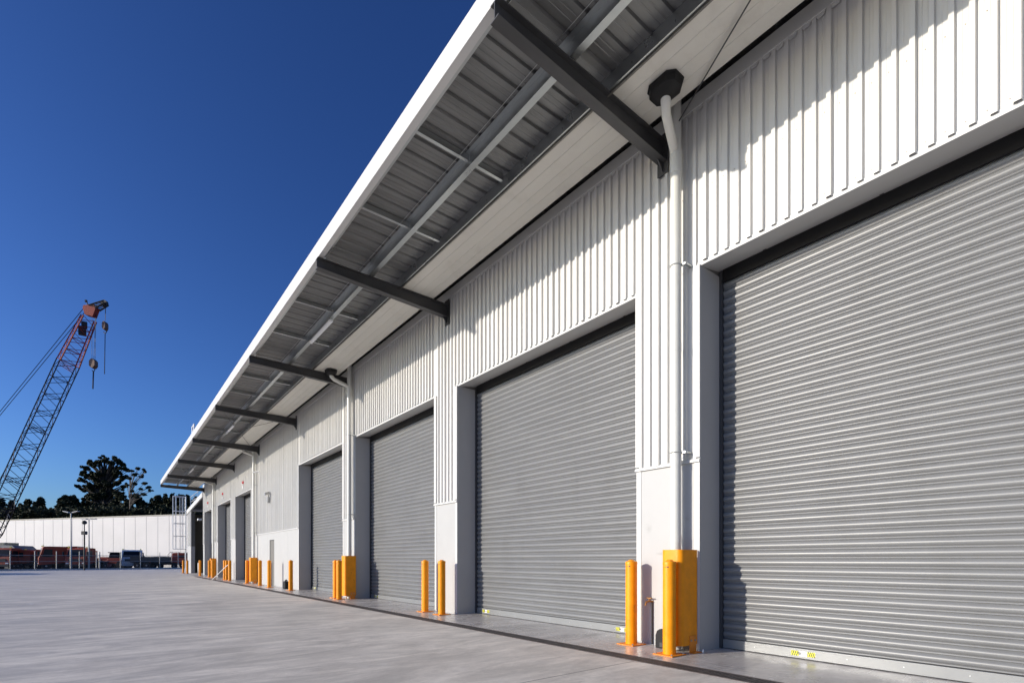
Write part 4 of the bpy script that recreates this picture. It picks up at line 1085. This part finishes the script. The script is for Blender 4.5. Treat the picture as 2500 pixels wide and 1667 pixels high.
def block(px, y0, y1, w, rod_to, nm):
    mb = MB(); m0 = (y0 + y1) / 2; prof2 = [(px - w * .5, m0 - (y1 - y0) * .25), (px - w * .15, y0), (px + w * .15, y0), (px + w * .5, m0 - (y1 - y0) * .25), (px + w * .5, m0 + (y1 - y0) * .25), (px + w * .15, y1), (px - w * .15, y1), (px - w * .5, m0 + (y1 - y0) * .25)]
    f_ = [at(a, b, DC) for a, b in prof2]
    mb.add([p_ - FWD * .3 for p_ in f_] + [p_ + FWD * .3 for p_ in f_], [tuple(range(8)), tuple(range(8, 16))[::-1]] + [(i, (i + 1) % 8, (i + 1) % 8 + 8, i + 8) for i in range(8)])
    b_ = CP(mb, nm, M_HOOK)
    mb = MB(); c = at(px, y1 + 4, DC)
    mb.tube([c + Vector((0, 0, .35))] + [c + (RGT * math.cos(t) + Vector((0, 0, 1)) * math.sin(t)) * .17 for t in [R_(90 - k * 30) for k in range(10)]], .05, 6)
    CP(mb, "hook", M_CHAS, b_)
    mb = MB(); mb.tube([at(px, y1 + 8, DC), at(px - 1.5, rod_to, DC)], .085 if w > 10 else .05, 6); CP(mb, "sling", M_ROPE, b_)
block(228.2, 877, 899, 13.5, 949, "hook_block"); block(256.7, 786, 806, 7.5, 913, "hook_block")
mast = at(-118, 1150, DC + 5)
rope(at(206, 750, DC), mast, "pendant_rope", .045); rope(at(209, 760, DC), mast + Vector((0, 0, -.4)), "pendant_rope", .045); rope(at(80, 1022, DC + 1), at(-60, 1278, DC + 4), "hoist_rope", .03)
mb = MB(); mb.bar(foot, mast, .25); mb.bar(foot + FWD * 2 + RGT * -5, mast, .18); CP(mb, "gantry_mast", M_BOOM)
c = foot - RGT * 3.0
def cb(x0, x1, y0, y1, z0, z1):
    mb = MB(); q = [c + RGT * x + FWD * y for x, y in ((x0, y0), (x1, y0), (x1, y1), (x0, y1))]
    mb.add([(p_.x, p_.y, z0) for p_ in q] + [(p_.x, p_.y, z1) for p_ in q], [(0, 3, 2, 1), (4, 5, 6, 7), (0, 1, 5, 4), (1, 2, 6, 5), (2, 3, 7, 6), (3, 0, 4, 7)]); return mb
CP(cb(-5, 3, -1.5, 1.5, 1.4, 3.8), "machine_house", M_ORANGE); CP(cb(-7, -5.05, -1.8, 1.8, 1.2, 3.2), "counterweight", M_CHAS)
CP(cb(1.0, 3.0, -2.6, -1.55, 1.5, 3.6), "cab", M_GLASS); CP(cb(-4.5, 3.5, -2.7, -1.6, 0, 1.15), "crawler_track", M_CHAS); CP(cb(-4.5, 3.5, 1.6, 2.7, 0, 1.15), "crawler_track", M_CHAS)

# ================================================================== hill and trees
def hill_z(dep, px):
    if dep < 100: return -.06
    t = min(1, (dep - 100) / 50); return -.06 + 11.5 * (t * t * (3 - 2 * t)) + 1.2 * math.sin(px * .013) * t
mb = MB(); vs = []; fs = []; PXS = list(range(-900, 1500, 60)); DS = [98, 108, 118, 128, 138, 150, 170, 220, 300]
for d_ in DS:
    for px in PXS:
        p = at(px, 1367, d_); vs.append((p.x, p.y, hill_z(d_, px) + (random.uniform(-.4, .4) if d_ > 110 else 0)))
nP = len(PXS)
for i in range(len(DS) - 1):
    for j in range(nP - 1): fs.append((i * nP + j, i * nP + j + 1, (i + 1) * nP + j + 1, (i + 1) * nP + j))
mb.add(vs, fs, True); tag(mb.build("hill", M_HILL), kind="structure")

rng = np.random.default_rng(11)
def leaves(centres, radii, count, size, flat=1.0):
    """many small randomly turned quads inside a set of ellipsoid clumps"""
    C0 = np.array(centres, float); Rd = np.array(radii, float)
    vol = Rd[:, 0] * Rd[:, 1] * Rd[:, 2]; pr_ = vol ** .67 / (vol ** .67).sum()
    idx = rng.choice(len(C0), count, p=pr_)
    u = rng.normal(size=(count, 3)); u /= np.linalg.norm(u, axis=1)[:, None]
    rr = rng.uniform(.25, 1.05, count) ** .6
    pos = C0[idx] + u * rr[:, None] * Rd[idx]
    a = rng.normal(size=(count, 3)); a /= np.linalg.norm(a, axis=1)[:, None]
    b = np.cross(a, rng.normal(size=(count, 3))); b /= np.linalg.norm(b, axis=1)[:, None]
    s_ = size * rng.uniform(.5, 1.3, count)[:, None]
    a *= s_; b *= s_ * .6; a[:, 2] *= flat
    V = np.stack([pos - a, pos - b, pos + a, pos + b], 1).reshape(-1, 3)
    F = np.arange(count * 4).reshape(-1, 4)
    return V, F
def build_raw(name, V, F, m, parent, off):
    me = bpy.data.meshes.new(name); V = V - np.array(off)
    me.vertices.add(len(V)); me.vertices.foreach_set("co", V.ravel()); me.loops.add(F.size); me.loops.foreach_set("vertex_index", F.ravel())
    me.polygons.add(len(F)); me.polygons.foreach_set("loop_start", np.arange(0, F.size, 4)); me.polygons.foreach_set("loop_total", np.full(len(F), 4)); me.update(); me.validate()
    me.materials.append(m); o = bpy.data.objects.new(name, me); S.collection.objects.link(o); o.parent = parent; return o
def tree(name, lab, px, dep, clumps, count, size, lm, bark, group=None, flat=1.0, trunk_w=.35, lean=0):
    """clumps: list of (px, py, rx_px, ry_px)"""
    base = at(px, 1367, dep); bz = hill_z(dep, px)
    r = empty(name, (base.x, base.y, bz)); tag(r, lab, "tree", group)
    cs, rs = [], []
    mb = MB(); k_ = dep / FP
    top = min(c_[1] for c_ in clumps)
    tz = EYE - (top + 14 - 1367) * k_
    tp = Vector((base.x, base.y, tz))
    mid = Vector((base.x, base.y, bz)) * .4 + tp * .6
    mb.tube([(base.x, base.y, bz - .5), tuple(mid), tuple(tp)], [trunk_w, trunk_w * .6, .06], 7)
    for (cx, cy, rx, ry) in clumps:
        dd = dep + random.uniform(-1, 1) * max(1.5, rx * k_ * 1.2)
        p = at(cx, cy, dd); cs.append(p); rs.append((rx * k_, rx * k_, ry * k_))
        s0 = Vector((base.x, base.y, bz)) .lerp(tp, max(.15, min(.95, (p.z - bz) / max(1, tp.z - bz) * .72)))
        mb.tube([tuple(s0), tuple(s0.lerp(p, .5) + Vector((0, 0, .2))), tuple(p)], [trunk_w * .35, trunk_w * .22, .04], 5)
    mb.v = [(x - base.x, y - base.y, z - bz) for x, y, z in mb.v]
    mb.build("trunk", bark, r)
    V, F = leaves(cs, rs, count, size, flat)
    build_raw("crown", V, F, lm, r, (base.x, base.y, bz))
    return r
def clump_tree(px, ytop, w, h, n):
    out = []
    for i in range(n):
        t = random.random(); yy = ytop + 6 + t * h
        sp = w * (.25 + .75 * math.sin(math.pi * min(1, t * .75 + .12)))
        out.append((px + random.uniform(-.5, .5) * sp, yy, random.uniform(.10, .2) * w + 3, random.uniform(4, 9)))
    return out
# the big dark tree: many separate layered tufts
big = []
outline = [(202, 1158, 11), (212, 1143, 12), (226, 1134, 13), (240, 1128, 12), (256, 1124, 13), (270, 1130, 13), (287, 1124, 12), (300, 1134, 11), (309, 1146, 10), (200, 1172, 10), (191, 1187, 9), (206, 1196, 11), (222, 1165, 14), (240, 1158, 15), (262, 1155, 15), (284, 1152, 14), (300, 1165, 11), (218, 1188, 13), (240, 1185, 15), (263, 1182, 15), (284, 1180, 13), (301, 1188, 9), (214, 1212, 12), (232, 1212, 15), (256, 1212, 15), (280, 1208, 13), (298, 1212, 10), (225, 1235, 15), (250, 1236, 16), (275, 1236, 15), (297, 1236, 12)]
for (x_, y_, r_) in outline:
    big.append((x_, y_, r_ * .62, r_ * .45))
    for q in range(4): big.append((x_ + random.uniform(-1.0, 1.0) * r_, y_ + random.uniform(-.9, .9) * r_, r_ * random.uniform(.25, .5), r_ * random.uniform(.16, .34)))
tree("giant_tree", "tallest dark spreading tree standing above the hillside wood", 256, 142, big, 30000, .24, M_LEAF, M_BARK, trunk_w=.8)
gum = [(322, 1148, 9, 3.5), (338, 1143, 9, 3.5), (350, 1146, 8, 3), (356, 1151, 6, 2.5), (330, 1158, 8, 3), (345, 1162, 8, 3), (318, 1168, 8, 3.5), (352, 1180, 9, 3), (362, 1188, 9, 3), (368, 1197, 7, 2.5), (345, 1194, 8, 3), (330, 1182, 7, 3), (322, 1198, 8, 3), (310, 1186, 6, 3), (350, 1206, 10, 4), (332, 1212, 9, 4)]
tree("gum_tree", "thin pale-trunked tree with sparse layered tufts right of the giant tree", 317, 134, [(g_[0] + random.uniform(-3, 3), g_[1] + random.uniform(-2.5, 2.5), g_[2] * random.uniform(.35, .7), g_[3] * random.uniform(.5, 1)) for g_ in gum for q in range(3)], 5200, .18, M_LEAF2, M_BARKL, trunk_w=.2)
tree("round_tree", "bushy dark tree at the left shoulder of the giant tree", 162, 138, [(160, 1216, 9, 8), (150, 1224, 9, 9), (172, 1220, 9, 9), (160, 1232, 15, 10), (163, 1248, 18, 12), (178, 1238, 9, 10), (148, 1243, 9, 11)], 4200, .33, M_LEAF, M_BARK, "trees of the hillside wood")
specs = []
for i, (px, yt, w, h, lab) in enumerate([
    (-30, 1218, 44, 70, "dark conifer beyond the left edge of the hillside wood"), (4, 1217, 36, 66, "dark hillside tree crossed by the foot of the crane boom"),
    (28, 1222, 30, 60, "low hillside tree just right of the crane boom"), (50, 1228, 30, 50, "flat-topped dark hillside tree between two pointed ones"),
    (66, 1219, 22, 60, "small pointed conifer left of the double peak"), (86, 1224, 24, 55, "dark hillside conifer with a blunt top"), (97, 1214, 22, 66, "tallest pointed conifer on the left part of the hill"),
    (108, 1234, 20, 50, "short conifer sloping down to the gap in the wood"), (124, 1240, 26, 44, "lowest bush in the dip of the hillside wood"), (138, 1233, 22, 50, "small rounded tree right of the dip"),
    (188, 1216, 30, 66, "narrow dark tree below the left side of the giant tree"), (310, 1218, 34, 60, "dark filler tree behind the pale trunk"), (345, 1222, 34, 56, "dark low tree under the sparse gum"),
    (372, 1216, 30, 60, "rounded tree right of the sparse gum"), (388, 1209, 30, 66, "rounded tree left of the caged ladder"), (404, 1205, 30, 66, "rounded dark tree nearest the caged ladder, left side"),
    (421, 1204, 28, 66, "round-topped tree directly behind the ladder cage"), (440, 1207, 28, 64, "dark tree seen through the bars of the ladder cage"), (458, 1208, 28, 64, "dark tree seen below the roof guardrail"), (478, 1212, 28, 60, "dark tree hidden behind the low shed roof"),
    (215, 1225, 40, 50, "wide dark tree at the left foot of the giant tree"), (285, 1228, 40, 50, "wide dark tree at the right foot of the giant tree"),
    (240, 1198, 62, 66, "broad dark tree filling under the middle of the giant tree crown"), (334, 1204, 50, 60, "broad dark tree under the sparse tufts of the pale trunk"), (296, 1200, 44, 62, "dark tree joining the giant tree and the pale trunk"), (178, 1208, 34, 62, "upright dark tree between the bushy tree and the giant tree")]):
    tree("hillside_tree", lab, px, 136 + (i * 5) % 17, clump_tree(px, yt, w, h, 13) + [(px, yt + 5, w * .16, 6), (px, yt + 14, w * .24, 8)], 2300, .36, M_LEAF, M_BARK, "trees of the hillside wood", trunk_w=.3)
# undergrowth that reads as one mass
cs, rs = [], []
for px in range(-60, 520, 13):
    for k in range(2):
        dd = random.uniform(126, 136); p = at(px + random.uniform(-6, 6), random.uniform(1246, 1262), dd); cs.append(p); rs.append((2.0, 2.0, 1.6))
V, F = leaves(cs, rs, 22000, .36)
o = build_raw("undergrowth", V, F, M_LEAF, None, (0, 0, 0)); tag(o, kind="stuff", label="dark undergrowth filling the hillside below the trees", cat="undergrowth")
